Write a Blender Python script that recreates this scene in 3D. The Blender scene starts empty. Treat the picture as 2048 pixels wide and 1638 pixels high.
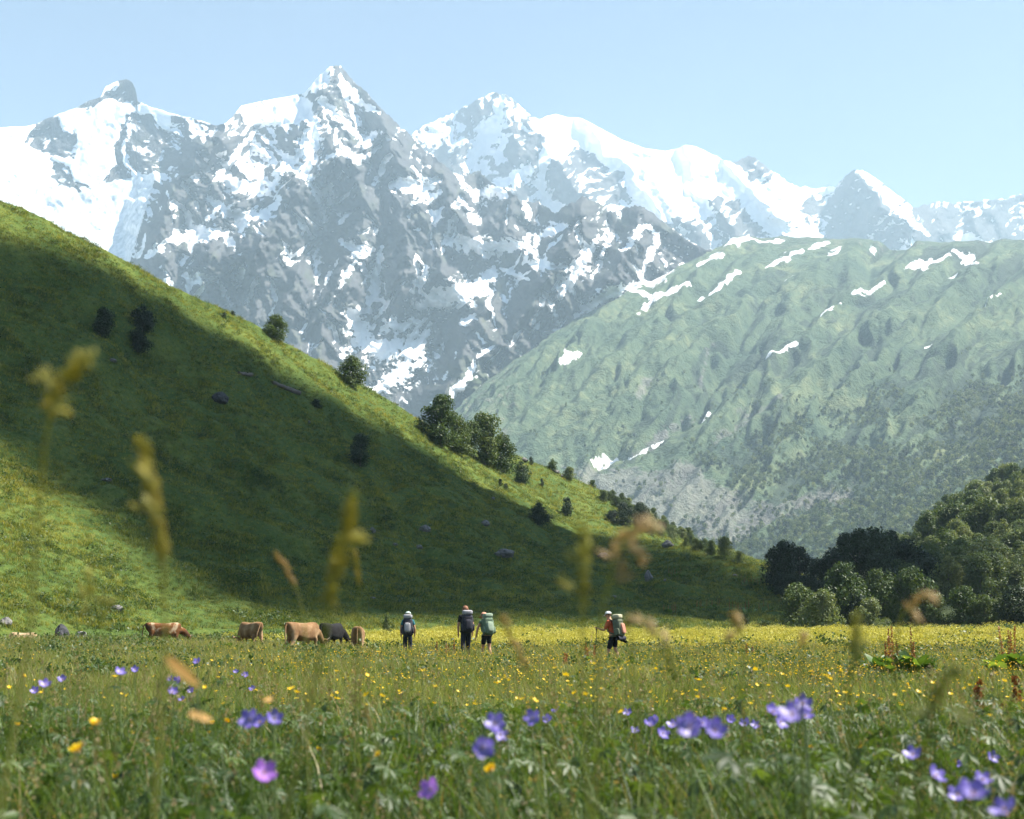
import bpy, bmesh, math, random
import numpy as np
from mathutils import Vector, Matrix, Euler, noise as mnoise
from mathutils.bvhtree import BVHTree

# ------------------------------------------------------------------ camera
scene = bpy.context.scene
COL = scene.collection
F = 2844.0                       # focal length in photo pixels (50 mm on 36 mm over 2048 px)
CX, CY = 1024.0, 819.0
CAMZ = 1.2
FAR = 1.7                        # how much farther than the first estimate the mountains stand (peak about 4.2 km away)
PITCH = math.atan((1253 - CY) / F)
cam_d = bpy.data.cameras.new('camera'); cam = bpy.data.objects.new('camera', cam_d); COL.objects.link(cam)
cam.location = (0, 0, CAMZ); cam.rotation_euler = (math.pi / 2 + PITCH, 0, 0)
cam_d.lens = 50.0; cam_d.sensor_width = 36.0; cam_d.clip_start = 0.05; cam_d.clip_end = 20000
cam_d.dof.use_dof = True; cam_d.dof.focus_distance = 60.0; cam_d.dof.aperture_fstop = 5.6
scene.camera = cam

# ------------------------------------------------------------------ sky and sun
SUN_AZ, SUN_EL = math.radians(82), math.radians(55)
SUN = Vector((math.cos(SUN_EL) * math.sin(SUN_AZ), math.cos(SUN_EL) * math.cos(SUN_AZ), math.sin(SUN_EL)))
world = bpy.data.worlds.new('World'); scene.world = world; world.use_nodes = True
wn = world.node_tree.nodes; wl = world.node_tree.links
sky = wn.new('ShaderNodeTexSky'); sky.sky_type = 'NISHITA'; sky.sun_disc = False
sky.sun_elevation = SUN_EL; sky.sun_rotation = SUN_AZ; sky.altitude = 2200; sky.air_density = 0.65; sky.dust_density = 0.6; sky.ozone_density = 1.2
wl.new(sky.outputs[0], wn['Background'].inputs[0]); wn['Background'].inputs[1].default_value = 0.05
sun_d = bpy.data.lights.new('sun', 'SUN'); sun = bpy.data.objects.new('sun', sun_d); COL.objects.link(sun)
sun_d.energy = 5.0; sun_d.angle = math.radians(0.16); sun_d.color = (1.0, 0.945, 0.85)
sun.rotation_euler = SUN.to_track_quat('Z', 'Y').to_euler(); sun.location = (200, 150, 400)

scene.view_settings.view_transform = 'Standard'; scene.view_settings.look = 'None'
scene.view_settings.exposure = 1.95; scene.view_settings.gamma = 1.0
scene.view_settings.use_curve_mapping = False
scene.render.engine = 'CYCLES'
cy = scene.cycles
cy.use_denoising = True
cy.max_bounces = 6; cy.diffuse_bounces = 3; cy.glossy_bounces = 2; cy.transmission_bounces = 3
cy.volume_bounces = 1; cy.transparent_max_bounces = 6; cy.use_adaptive_sampling = True; cy.adaptive_threshold = 0.02
cy.caustics_reflective = False; cy.caustics_refractive = False

# ------------------------------------------------------------------ helpers
rng = np.random.default_rng(7)
random.seed(7)
CP, SP = math.cos(PITCH), math.sin(PITCH)

def pix(px, py, Y):
    """photo pixel + distance along the ground -> point (arrays allowed)"""
    u = (px - CX) / F; v = (CY - py) / F
    dy = CP - v * SP; dz = SP + v * CP
    k = Y / dy
    return u * k, Y + 0 * k, CAMZ + dz * k

def to_pix(x, y, z):
    z = z - CAMZ
    d = y * CP + z * SP; up = -y * SP + z * CP
    return CX + F * x / d, CY - F * up / d

def ray(px, py):
    u = (px - CX) / F; v = (CY - py) / F
    return Vector((u, CP - v * SP, SP + v * CP)).normalized()

def _hash(ix, iy, seed):
    h = (ix.astype(np.int64) * 374761393 + iy.astype(np.int64) * 668265263 + seed * 974711) & 0xffffffff
    h = ((h ^ (h >> 13)) * 1274126177) & 0xffffffff
    h = ((h ^ (h >> 16)) * 2246822519) & 0xffffffff
    return ((h ^ (h >> 15)) & 0xffffff) / float(0x1000000)

def gnoise(x, y, seed=0):
    x = np.asarray(x, float); y = np.asarray(y, float)
    ix = np.floor(x); iy = np.floor(y); fx = x - ix; fy = y - iy
    ux = fx * fx * fx * (fx * (fx * 6 - 15) + 10); uy = fy * fy * fy * (fy * (fy * 6 - 15) + 10)
    def g(ox, oy):
        a = _hash(ix + ox, iy + oy, seed) * 2 * np.pi
        return np.cos(a) * (fx - ox) + np.sin(a) * (fy - oy)
    return 1.5 * ((g(0, 0) * (1 - ux) + g(1, 0) * ux) * (1 - uy) + (g(0, 1) * (1 - ux) + g(1, 1) * ux) * uy)

def fbm(x, y, seed=0, octv=5, gain=0.5, lac=2.03):
    s = 0; a = 1.0
    for i in range(octv):
        s = s + a * gnoise(x, y, seed + i * 17); x = x * lac + 3.1; y = y * lac + 1.7; a *= gain
    return s

def ridged(x, y, seed=0, octv=6, gain=0.5, lac=2.05):
    s = 0; a = 1.0; w = 1.0
    for i in range(octv):
        n = 1 - np.abs(gnoise(x, y, seed + i * 31)) * 1.6
        n = np.clip(n, -0.4, 1) * w
        s = s + a * n; w = np.clip(n * 1.4 + 0.25, 0, 1)
        x = x * lac + 5.3; y = y * lac + 2.9; a *= gain
    return s

def facets(x, y, seed=0):
    """flat-faced noise: random heights joined by planes over a net of triangles"""
    s = (x + y) * 0.36602540378; i = np.floor(x + s); j = np.floor(y + s); t = (i + j) * 0.2113248654
    # barycentric weights in the skewed cell
    u = x + s - i; v = y + s - j
    up = u > v
    h00 = _hash(i, j, seed); h11 = _hash(i + 1, j + 1, seed); hm = np.where(up, _hash(i + 1, j, seed), _hash(i, j + 1, seed))
    hi = np.maximum(u, v); lo = np.minimum(u, v)
    return (h00 * (1 - hi) + hm * (hi - lo) + h11 * lo) * 2 - 1

def sstep(a, b, x):
    t = np.clip((x - a) / (b - a), 0, 1); return t * t * (3 - 2 * t)

def dist_poly(px, py, pts):
    """distance of points to an open polyline and the parameter along it"""
    best = np.full(np.shape(px), 1e9); par = np.zeros(np.shape(px))
    n = len(pts) - 1
    for i in range(n):
        ax, ay = pts[i][:2]; bx, by = pts[i + 1][:2]
        dx, dy = bx - ax, by - ay
        t = np.clip(((px - ax) * dx + (py - ay) * dy) / (dx * dx + dy * dy + 1e-9), 0, 1)
        d = np.hypot(px - ax - t * dx, py - ay - t * dy)
        m = d < best; best = np.where(m, d, best); par = np.where(m, i + t, par)
    return best, par / max(n, 1)

def inside(px, py, poly):
    r = np.zeros(np.shape(px), bool); n = len(poly)
    for i in range(n):
        x1, y1 = poly[i]; x2, y2 = poly[(i + 1) % n]
        c = ((y1 > py) != (y2 > py)) & (px < (x2 - x1) * (py - y1) / (y2 - y1 + 1e-12) + x1)
        r ^= c
    return r

def poly_sd(px, py, poly):
    """signed distance to a closed polygon, positive inside"""
    d, _ = dist_poly(px, py, list(poly) + [poly[0]])
    return np.where(inside(px, py, poly), d, -d)

def mesh_np(name, V, Fa, smooth=True, attrs=None):
    V = np.asarray(V, np.float32); Fa = np.asarray(Fa, np.int32)
    me = bpy.data.meshes.new(name)
    me.vertices.add(len(V)); me.vertices.foreach_set('co', V.ravel())
    n, k = Fa.shape
    me.loops.add(n * k); me.loops.foreach_set('vertex_index', Fa.ravel())
    me.polygons.add(n); me.polygons.foreach_set('loop_start', np.arange(n, dtype=np.int32) * k)
    me.polygons.foreach_set('loop_total', np.full(n, k, np.int32))
    me.polygons.foreach_set('use_smooth', np.full(n, smooth, bool))
    for a, v in (attrs or {}).items():
        at = me.attributes.new(a, 'FLOAT', 'POINT'); at.data.foreach_set('value', np.asarray(v, np.float32).ravel())
    me.update(calc_edges=True); me.validate()
    return me

def grid_faces(nu, nv):
    i = np.arange(nu * nv).reshape(nv, nu)
    return np.stack([i[:-1, :-1], i[:-1, 1:], i[1:, 1:], i[1:, :-1]], -1).reshape(-1, 4)

def obj(name, me, mat=None, parent=None, loc=None, rot=None, scale=None):
    o = bpy.data.objects.new(name, me); COL.objects.link(o)
    if mat is not None and me is not None and len(me.materials) == 0: me.materials.append(mat)
    if parent is not None: o.parent = parent
    if loc is not None: o.location = loc
    if rot is not None: o.rotation_euler = rot
    if scale is not None: o.scale = scale if hasattr(scale, '__len__') else (scale,) * 3
    return o

def tag(o, label, cat=None, group=None, kind=None):
    if label: o['label'] = label
    if cat: o['category'] = cat
    if group: o['group'] = group
    if kind: o['kind'] = kind
    return o

def thing(name, label, cat, loc=(0, 0, 0), rot=(0, 0, 0), scale=1.0, group=None):
    o = obj(name, None, None, None, loc, rot, scale)
    o.empty_display_size = 0.1
    return tag(o, label, cat, group)

# ------------------------------------------------------------------ materials
def mat_new(name):
    m = bpy.data.materials.new(name); m.use_nodes = True
    nt = m.node_tree; b = nt.nodes['Principled BSDF']
    return m, nt, b

def N(nt, t, **kw):
    n = nt.nodes.new(t)
    for k, v in kw.items():
        if k.startswith('i_'): n.inputs[k[2:].replace('_', ' ')].default_value = v
        else: setattr(n, k, v)
    return n

def ramp(nt, fac, stops, interp='LINEAR'):
    r = nt.nodes.new('ShaderNodeValToRGB'); r.color_ramp.interpolation = interp
    el = r.color_ramp.elements
    while len(el) < len(stops): el.new(0.5)
    for e, (p, c) in zip(el, stops):
        e.position = p; e.color = (*c, 1) if len(c) == 3 else c
    nt.links.new(fac, r.inputs[0]); return r.outputs[0]

def mixc(nt, fac, a, b, blend='MIX'):
    m = nt.nodes.new('ShaderNodeMix'); m.data_type = 'RGBA'; m.blend_type = blend
    for s, v in ((m.inputs[0], fac), (m.inputs[6], a), (m.inputs[7], b)):
        if hasattr(v, 'is_linked'): nt.links.new(v, s)
        elif isinstance(v, (int, float)): s.default_value = v
        else: s.default_value = (*v, 1)
    return m.outputs[2]

def math_n(nt, op, a, b=None, c=None):
    m = nt.nodes.new('ShaderNodeMath'); m.operation = op
    for s, v in zip(m.inputs, (a, b, c)):
        if v is None: continue
        if hasattr(v, 'is_linked'): nt.links.new(v, s)
        else: s.default_value = v
    return m.outputs[0]

def noise_n(nt, scale, detail=4, rough=0.6, vec=None, dist=0.0):
    n = nt.nodes.new('ShaderNodeTexNoise'); n.inputs['Scale'].default_value = scale
    n.inputs['Detail'].default_value = detail; n.inputs['Roughness'].default_value = rough; n.inputs['Distortion'].default_value = dist
    if vec is not None: nt.links.new(vec, n.inputs['Vector'])
    return n.outputs['Fac']

def attr_n(nt, name):
    a = nt.nodes.new('ShaderNodeAttribute'); a.attribute_name = name; return a.outputs['Fac']

def pos_n(nt):
    return nt.nodes.new('ShaderNodeNewGeometry').outputs['Position']

def mapping_n(nt, vec, scale=(1, 1, 1), rot=(0, 0, 0)):
    m = nt.nodes.new('ShaderNodeMapping'); m.inputs['Scale'].default_value = scale; m.inputs['Rotation'].default_value = rot
    nt.links.new(vec, m.inputs['Vector']); return m.outputs[0]

def bump_n(nt, b, height, strength=0.5, dist=1.0):
    n = nt.nodes.new('ShaderNodeBump'); n.inputs['Strength'].default_value = strength; n.inputs['Distance'].default_value = dist
    nt.links.new(height, n.inputs['Height']); nt.links.new(n.outputs[0], b.inputs['Normal'])

def simple_mat(name, col, rough=0.7, var=0.25, scale=8.0, spec=0.3, bump=0.0):
    """a plain material with mottling"""
    m, nt, b = mat_new(name)
    tc = nt.nodes.new('ShaderNodeTexCoord')
    f = noise_n(nt, scale, 5, 0.65, tc.outputs['Object'])
    lo = tuple(c * (1 - var) for c in col); hi = tuple(min(1, c * (1 + var)) for c in col)
    nt.links.new(ramp(nt, f, [(0.3, lo), (0.7, hi)]), b.inputs['Base Color'])
    b.inputs['Roughness'].default_value = rough; b.inputs['Specular IOR Level'].default_value = spec
    if bump: bump_n(nt, b, f, bump, 0.02)
    return m

def leaf_mat(name, stops, trans=0.4, rough=0.5, patch=0.09, spec=0.25, tcol=(1.35, 1.25, 0.55)):
    """thin plant matter: colour varies by plant and by blade, light passes through"""
    m, nt, b = mat_new(name)
    oi = nt.nodes.new('ShaderNodeObjectInfo')
    f = math_n(nt, 'MULTIPLY_ADD', oi.outputs['Random'], 0.42, math_n(nt, 'MULTIPLY', attr_n(nt, 'br'), 0.5))
    pn = noise_n(nt, patch, 3, 0.6, oi.outputs['Location'])                 # drifts of greener and yellower plants
    f = math_n(nt, 'ADD', f, math_n(nt, 'MULTIPLY_ADD', pn, 0.9, -0.41))
    col = ramp(nt, f, stops)
    nt.links.new(col, b.inputs['Base Color'])
    b.inputs['Roughness'].default_value = rough; b.inputs['Specular IOR Level'].default_value = spec
    tr = nt.nodes.new('ShaderNodeBsdfTranslucent')
    nt.links.new(mixc(nt, 1.0, col, tcol, 'MULTIPLY'), tr.inputs[0])
    mx = nt.nodes.new('ShaderNodeMixShader'); mx.inputs[0].default_value = trans
    nt.links.new(b.outputs[0], mx.inputs[1]); nt.links.new(tr.outputs[0], mx.inputs[2])
    nt.links.new(mx.outputs[0], nt.nodes['Material Output'].inputs[0])
    return m

# ------------------------------------------------------------------ scatter by geometry nodes (only for what nobody could count)
def scatter(name, label, cat, P, R, S, I, variants, kind='stuff'):
    me = bpy.data.meshes.new(name); P = np.asarray(P, np.float32)
    me.vertices.add(len(P)); me.vertices.foreach_set('co', P.ravel())
    a = me.attributes.new('rot', 'FLOAT_VECTOR', 'POINT'); a.data.foreach_set('vector', np.asarray(R, np.float32).ravel())
    a = me.attributes.new('scl', 'FLOAT', 'POINT'); a.data.foreach_set('value', np.asarray(S, np.float32))
    a = me.attributes.new('vid', 'INT', 'POINT'); a.data.foreach_set('value', np.asarray(I, np.int32))
    o = obj(name, me); tag(o, label, cat, None, kind)
    cl = bpy.data.collections.new(name + '_kinds')
    for k, (vm, mt) in enumerate(variants):
        if len(vm.materials) == 0 and mt is not None: vm.materials.append(mt)
        cl.objects.link(bpy.data.objects.new('%s_kind_%02d' % (name, k), vm))
    g = bpy.data.node_groups.new(name + '_nodes', 'GeometryNodeTree')
    g.interface.new_socket('Geometry', in_out='INPUT', socket_type='NodeSocketGeometry')
    g.interface.new_socket('Geometry', in_out='OUTPUT', socket_type='NodeSocketGeometry')
    gi = g.nodes.new('NodeGroupInput'); go = g.nodes.new('NodeGroupOutput')
    ci = g.nodes.new('GeometryNodeCollectionInfo'); ci.inputs[0].default_value = cl
    ci.inputs[1].default_value = True; ci.inputs[2].default_value = True
    ip = g.nodes.new('GeometryNodeInstanceOnPoints'); ip.inputs['Pick Instance'].default_value = True
    def na(nm, t):
        n = g.nodes.new('GeometryNodeInputNamedAttribute'); n.data_type = t; n.inputs[0].default_value = nm
        return n.outputs[0]
    L = g.links.new
    L(gi.outputs[0], ip.inputs['Points']); L(ci.outputs[0], ip.inputs['Instance'])
    L(na('vid', 'INT'), ip.inputs['Instance Index']); L(na('rot', 'FLOAT_VECTOR'), ip.inputs['Rotation']); L(na('scl', 'FLOAT'), ip.inputs['Scale'])
    L(ip.outputs[0], go.inputs[0])
    md = o.modifiers.new('scatter', 'NODES'); md.node_group = g
    return o
# ================================================================== THE FAR MOUNTAINS
def px_noise_edge(px, amp, seed):
    return amp * (fbm(px / 23.0, px * 0 + 0.37, seed, 5, 0.6))

def rock_snow_mat(name):
    m, nt, b = mat_new(name)
    p = mapping_n(nt, pos_n(nt), (1 / FAR, 1 / FAR, 1 / FAR))
    n1 = noise_n(nt, 0.012, 6, 0.65, p); n2 = noise_n(nt, 0.09, 6, 0.72, mapping_n(nt, p, (1, 0.6, 0.5)))
    n3 = noise_n(nt, 0.4, 3, 0.7, p)
    rock = ramp(nt, math_n(nt, 'MULTIPLY_ADD', n2, 0.6, math_n(nt, 'MULTIPLY', n1, 0.4)),
                [(0.3, (0.03, 0.034, 0.042)), (0.5, (0.065, 0.066, 0.07)), (0.75, (0.12, 0.115, 0.11))])
    grn = attr_n(nt, 'green')
    rock = mixc(nt, grn, rock, ramp(nt, n2, [(0.3, (0.05, 0.075, 0.03)), (0.7, (0.11, 0.13, 0.055))]))
    s = attr_n(nt, 'snow')
    s = math_n(nt, 'ADD', s, math_n(nt, 'MULTIPLY', math_n(nt, 'SUBTRACT', n2, 0.5), 0.42))
    s = math_n(nt, 'ADD', s, math_n(nt, 'MULTIPLY', math_n(nt, 'SUBTRACT', n3, 0.5), 0.22))
    fac = ramp(nt, s, [(0.42, (0, 0, 0)), (0.58, (1, 1, 1))])
    dirt = attr_n(nt, 'ice')
    snowc = mixc(nt, math_n(nt, 'MULTIPLY', dirt, ramp(nt, n2, [(0.4, (0, 0, 0)), (0.62, (1, 1, 1))])), (0.86, 0.88, 0.91), (0.50, 0.55, 0.58))
    nt.links.new(mixc(nt, fac, rock, snowc), b.inputs['Base Color'])
    b.inputs['Roughness'].default_value = 0.85; b.inputs['Specular IOR Level'].default_value = 0.15
    h = math_n(nt, 'ADD', math_n(nt, 'MULTIPLY', n2, 1.0), math_n(nt, 'MULTIPLY', n3, 0.35))
    h = math_n(nt, 'MULTIPLY', h, math_n(nt, 'SUBTRACT', 1.0, math_n(nt, 'MULTIPLY', fac, 0.85)))
    bump_n(nt, b, h, 0.75, 10.0)
    return m

ROCKSNOW = rock_snow_mat('rock_and_snow')

def interp(pts, x):
    a = np.array(pts, float); return np.interp(x, a[:, 0], a[:, 1])

def spur_net(ridges, seed):
    """side spurs down both flanks of each ridge, and small ribs down both flanks of each spur"""
    r = random.Random(seed); spurs = []; ribs = []
    def along(pts, step):
        out = []; d0 = r.uniform(0, step)
        for (ax, ay), (bx, by) in zip(pts, pts[1:]):
            L = math.hypot(bx - ax, by - ay); t = d0
            while t < L:
                out.append((ax + (bx - ax) * t / L, ay + (by - ay) * t / L, math.atan2(by - ay, bx - ax))); t += step * r.uniform(0.7, 1.4)
            d0 = t - L
        return out
    def branch(x, y, an, L):
        p = [(x, y)]; n = max(2, int(L / 14))
        for i in range(n):
            an2 = an + r.uniform(-0.22, 0.22); x += math.cos(an2) * L / n; y += math.sin(an2) * L / n; p.append((x, y)); an += 0.10 * (math.pi / 2 - an)
        return p
    for pts, a, w in ridges:
        for (x, y, an) in along([q[:2] for q in pts], 30):
            for s in (-1, 1):
                if r.random() < 0.85: spurs.append((branch(x, y, math.pi / 2 + s * r.uniform(0.45, 0.95), r.uniform(45, 105)), r.uniform(0.6, 1.2)))
    for pts, k in spurs:
        for (x, y, an) in along(pts, 15):
            for s in (-1, 1):
                if r.random() < 0.8: ribs.append((branch(x, y, math.pi / 2 + s * r.uniform(0.4, 1.0), r.uniform(16, 40)), r.uniform(0.6, 1.2)))
    return spurs, ribs

def tents(PX, PY, px, lines, w):
    T = np.zeros_like(PX); dpx = px[1] - px[0]
    for pts, k in lines:
        ww = w * (0.75 + 0.35 * k)
        i0 = int((min(p[0] for p in pts) - ww - px[0]) / dpx); i1 = int((max(p[0] for p in pts) + ww - px[0]) / dpx) + 2
        i0, i1 = max(i0, 0), min(i1, len(px))
        if i1 <= i0: continue
        d, par = dist_poly(PX[:, i0:i1], PY[:, i0:i1], pts)
        T[:, i0:i1] = np.maximum(T[:, i0:i1], k * np.clip(1 - d / ww, 0, 1) * (1 - 0.45 * par))
    return T

def tents_any(X, Y, lines, w):
    T = np.zeros(X.size); x = X.ravel(); y = Y.ravel()
    for pts, k in lines:
        xs = [p[0] for p in pts]; ys = [p[1] for p in pts]
        m = np.nonzero((x > min(xs) - w) & (x < max(xs) + w) & (y > min(ys) - w) & (y < max(ys) + w))[0]
        if len(m) == 0: continue
        d, par = dist_poly(x[m], y[m], pts); T[m] = np.maximum(T[m], k * np.clip(1 - d / w, 0, 1) * np.minimum(1, 2.2 * (1 - par)))
    return T.reshape(X.shape)

def relief(name, label, px0, px1, dpx, nv, sky, bot, depth, ridges, gullies, snow_lines, snow_polys, rock_polys, snowiness, amp, jag, seed, rock_jag_mask=None, green=None, ice=None):
    """A mountain face: a sheet from its foot to its skyline at real distances, broken forwards and back by ridges, gullies and crags."""
    px = np.arange(px0, px1 + dpx, dpx); nu = len(px)
    t = np.linspace(0, 1, nv) ** 0.9
    PX, T = np.meshgrid(px, t)
    top = interp(sky, px) + jag(px)
    botv = interp(bot, px)
    PY = botv[None, :] + (top - botv)[None, :] * T
    wx = PX + 16 * fbm(PX / 70, PY / 70, seed + 5, 4); wy = PY + 16 * fbm(PX / 70 + 9, PY / 70, seed + 6, 4)
    D = depth(PX, PY)
    disp = np.zeros_like(PX)
    for pts, a, w in ridges:
        d, _ = dist_poly(wx, wy, pts); disp = disp - 1.45 * a * np.clip(1 - d / w, 0, 1) ** 1.05
    gul = np.zeros_like(PX)
    for pts, a, w in gullies:
        d, _ = dist_poly(wx, wy, pts); gul = np.maximum(gul, a * np.exp(-(d / w) ** 2))
    sn = snowiness(PX, PY)
    sp_l, rib_l = spur_net(ridges, seed)
    ux = PX + 0.45 * (wx - PX); uy = PY + 0.45 * (wy - PY)
    T1 = tents(ux, uy, px, sp_l, 34.0); T2 = tents(ux, uy, px, rib_l, 14.0)
    hand = np.full(PX.shape, -1.0); edge_n = fbm(PX / 17, PY / 11, seed + 33, 4, 0.65)
    for pts, w in snow_lines:
        d, par = dist_poly(PX + 0.35 * (wx - PX), PY + 0.35 * (wy - PY), pts)
        ww = w * (0.45 + 0.75 * np.sin(np.clip(par, 0.04, 0.96) * 3.1416)) * 0.62 * (1 + 0.7 * edge_n)
        hand = np.maximum(hand, 1.1 - d / np.maximum(ww, 1.2) * 0.6)
    rc = random.Random(seed + 7); coul = []
    for pts, k in sp_l:                                  # snow left in the gullies between the spurs
        if rc.random() < 0.62:
            sh = rc.choice((-1, 1)) * rc.uniform(9, 17); f = rc.uniform(0.0, 0.5); q = pts[int(f * len(pts)):]
            if len(q) > 1: coul.append(([(a + sh, b + 5) for a, b in q], rc.uniform(0.7, 1.25)))
    CT = tents(ux, uy, px, coul, 8.0)
    hand = np.where((CT > 0.05) & (T1 < 0.62), np.maximum(hand, 0.42 + 0.75 * CT - 0.30 * T1 + 0.25 * edge_n - 0.25 * sstep(560, 760, PY)), hand)
    for poly in snow_polys:
        hand = np.maximum(hand, np.clip(0.5 + poly_sd(wx, wy, poly) / 14, -1, 1.1))
    rockh = np.full(PX.shape, -1.0)
    for poly in rock_polys:
        rockh = np.maximum(rockh, np.clip(0.5 + poly_sd(wx, wy, poly) / 14, -1, 0.85))
    smooth_snow = np.clip(np.maximum(hand * 0.9, sn - 0.25) - np.maximum(rockh, 0), 0, 1)
    cr = ridged(wx / 150, wy / 200, seed, 4, 0.55)
    ax, ay = (wx * 0.8 + wy * 0.6), (wy * 0.8 - wx * 0.6); bx, by = (wx * 0.83 - wy * 0.55), (wy * 0.83 + wx * 0.55)
    q = 0.5
    fx = PX + q * (wx - PX); fy = PY + q * (wy - PY)
    fine = 0
    for kk, (sc, am) in enumerate(((70, 0.55), (38, 0.55), (19, 0.46), (10, 0.32), (5.5, 0.17))):
        an = 0.5 + 1.1 * kk; ca, sa = math.cos(an), math.sin(an)
        fine = fine + am * facets((fx * ca - fy * sa) / sc, (fx * sa + fy * ca) / (sc * 1.5), seed + 60 + kk)
    fine = fine * 1.5
    edge = 1 - 0.75 * sstep(0.93, 1.0, T)
    disp = disp - amp(PX, PY) * (0.32 * (cr - 1.0) + 0.15 * fine + 0.80 * (T1 - 0.4) + 0.38 * (T2 - 0.4)) * (1 - 0.7 * smooth_snow) * edge + gul * edge
    Y = D + disp
    X, Y, Z = pix(PX, PY, Y * FAR)
    # normals for the snow
    def nrm(X, Y, Z):
        dux, duy, duz = (np.gradient(A, axis=1) for A in (X, Y, Z)); dvx, dvy, dvz = (np.gradient(A, axis=0) for A in (X, Y, Z))
        nx = duy * dvz - duz * dvy; ny = duz * dvx - dux * dvz; nz = dux * dvy - duy * dvx
        L = np.sqrt(nx * nx + ny * ny + nz * nz) + 1e-9
        return nx / L, ny / L, nz / L
    nx, ny, nz = nrm(X, Y, Z)
    sgn = np.where(nz < 0, -1.0, 1.0); up = np.abs(nz)
    lap = (np.roll(Y, 3, 1) + np.roll(Y, -3, 1) - 2 * Y) / FAR                   # >0: ridge, <0: gully
    upb = np.clip(up - 0.55, -0.4, 0.35)
    s = sn - 0.5 + upb * 1.5 + 0.25 * nx * sgn - np.clip(lap / 40, -0.18, 0.18) + 0.10 * fbm(bx / 60, by / 22, seed + 90, 5, 0.6) + 0.235 + 0.42 * (0.34 - T1) + 0.16 * (0.34 - T2)
    s = np.where(sn > 0.75, np.maximum(s, 0.55 + (sn - 0.75) * 3), s)
    chip = 0.20 * facets(PX / 8, PY / 11, seed + 81) + 0.16 * facets((PX + PY) / 6, (PY - PX) / 9, seed + 82) + 0.10 * facets(PX / 3.4, PY / 4.2, seed + 83)
    s = s + chip * (sn < 0.75)
    s = np.where(hand > -0.5, np.maximum(s, hand + 1.3 * chip), s)
    s = np.where(rockh > 0.1, np.minimum(s, 0.66 - 0.45 * rockh + (up - 0.6) * 0.8 + 0.42 * fbm(bx / 30, by / 12, seed + 71, 4, 0.6)), s)
    s = np.clip(s, 0, 1)
    gr = np.zeros_like(s) if green is None else np.clip(green(PX, PY) + 0.4 * fbm(wx / 30, wy / 30, seed + 77, 4), 0, 1)
    ic = np.zeros_like(s) if ice is None else ice(PX, PY)
    # the far side, falling away behind the skyline
    rows = [(X, Y, Z)]
    xe, ye, ze = X[-1], Y[-1], Z[-1]
    back = [(xe[None], (ye + a)[None], (ze - a * 0.8)[None]) for a in (100, 340, 850)]
    X = np.concatenate([X] + [b[0] for b in back]); Y = np.concatenate([Y] + [b[1] for b in back]); Z = np.concatenate([Z] + [b[2] for b in back])
    ext = lambda A: np.concatenate([A] + [A[-1:]] * 3)
    V = np.stack([X, Y, Z], -1).reshape(-1, 3)
    me = mesh_np(name, V, grid_faces(nu, nv + 3), True, {'snow': ext(s), 'green': ext(gr), 'ice': ext(ic)})
    return tag(obj(name, me, ROCKSNOW), label, 'mountain', None, 'structure')

# --- the front massif
sky_front = [(-500, 300), (-200, 262), (0, 255), (58, 252), (75, 246), (95, 236), (150, 217), (180, 200), (203, 193), (210, 175), (226, 167), (240, 160), (252, 157), (265, 163), (272, 180), (275, 203),
             (300, 214), (340, 226), (395, 240), (432, 250), (452, 246), (462, 236), (475, 222), (482, 212), (520, 203), (570, 194), (608, 187), (622, 172), (637, 152), (650, 143), (660, 133), (672, 130), (686, 137), (700, 152), (722, 175),
             (748, 200), (775, 228), (800, 250), (832, 283), (870, 318), (905, 345), (935, 352), (960, 340), (985, 368), (1015, 378), (1040, 400), (1075, 402), (1110, 428), (1140, 408), (1163, 393), (1195, 404), (1225, 418), (1262, 414), (1285, 412), (1310, 432), (1340, 452), (1372, 484),
             (1420, 500), (1500, 540), (1600, 600)]
bot_front = [(-500, 620), (0, 640), (300, 700), (600, 860), (800, 980), (1000, 1010), (1200, 960), (1600, 900)]
def depth_front(px, py):
    d = 1750 + (850 - py) / 715 * 750
    back = sstep(230, -230, px - 290 - (py - 380) * -0.15) * sstep(640, 400, py)
    return d + 170 * back - 140 * sstep(1020, 1200, px) * sstep(330, 480, py)
ridges_front = [([(668, 132), (640, 215), (606, 285), (575, 350), (548, 440), (530, 520)], 70, 80), ([(690, 290), (650, 335), (600, 380), (560, 450), (490, 500), (430, 520)], 85, 75),
    ([(760, 215), (790, 300), (835, 400), (865, 480), (885, 560)], 75, 75), ([(700, 320), (722, 400), (728, 480), (675, 560), (655, 640), (640, 720)], 95, 70),
    ([(880, 330), (905, 420), (950, 480)], 65, 60), ([(800, 420), (808, 520), (800, 600)], 75, 55), ([(1020, 385), (1020, 460), (1050, 530)], 60, 60),
    ([(1163, 393), (1140, 470), (1095, 560), (1040, 640), (975, 720), (930, 780)], 95, 80), ([(1285, 415), (1262, 500), (1215, 570)], 70, 60),
    ([(445, 255), (402, 300), (372, 350), (330, 400), (318, 500), (330, 570)], 110, 70), ([(480, 370), (430, 450), (405, 560), (440, 640)], 75, 65),
    ([(985, 590), (945, 680), (905, 760), (870, 830)], 70, 60), ([(600, 540), (570, 620), (590, 700)], 70, 60), ([(520, 470), (500, 560), (520, 650)], 60, 50), ([(700, 560), (705, 610)], 40, 40)]
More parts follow.
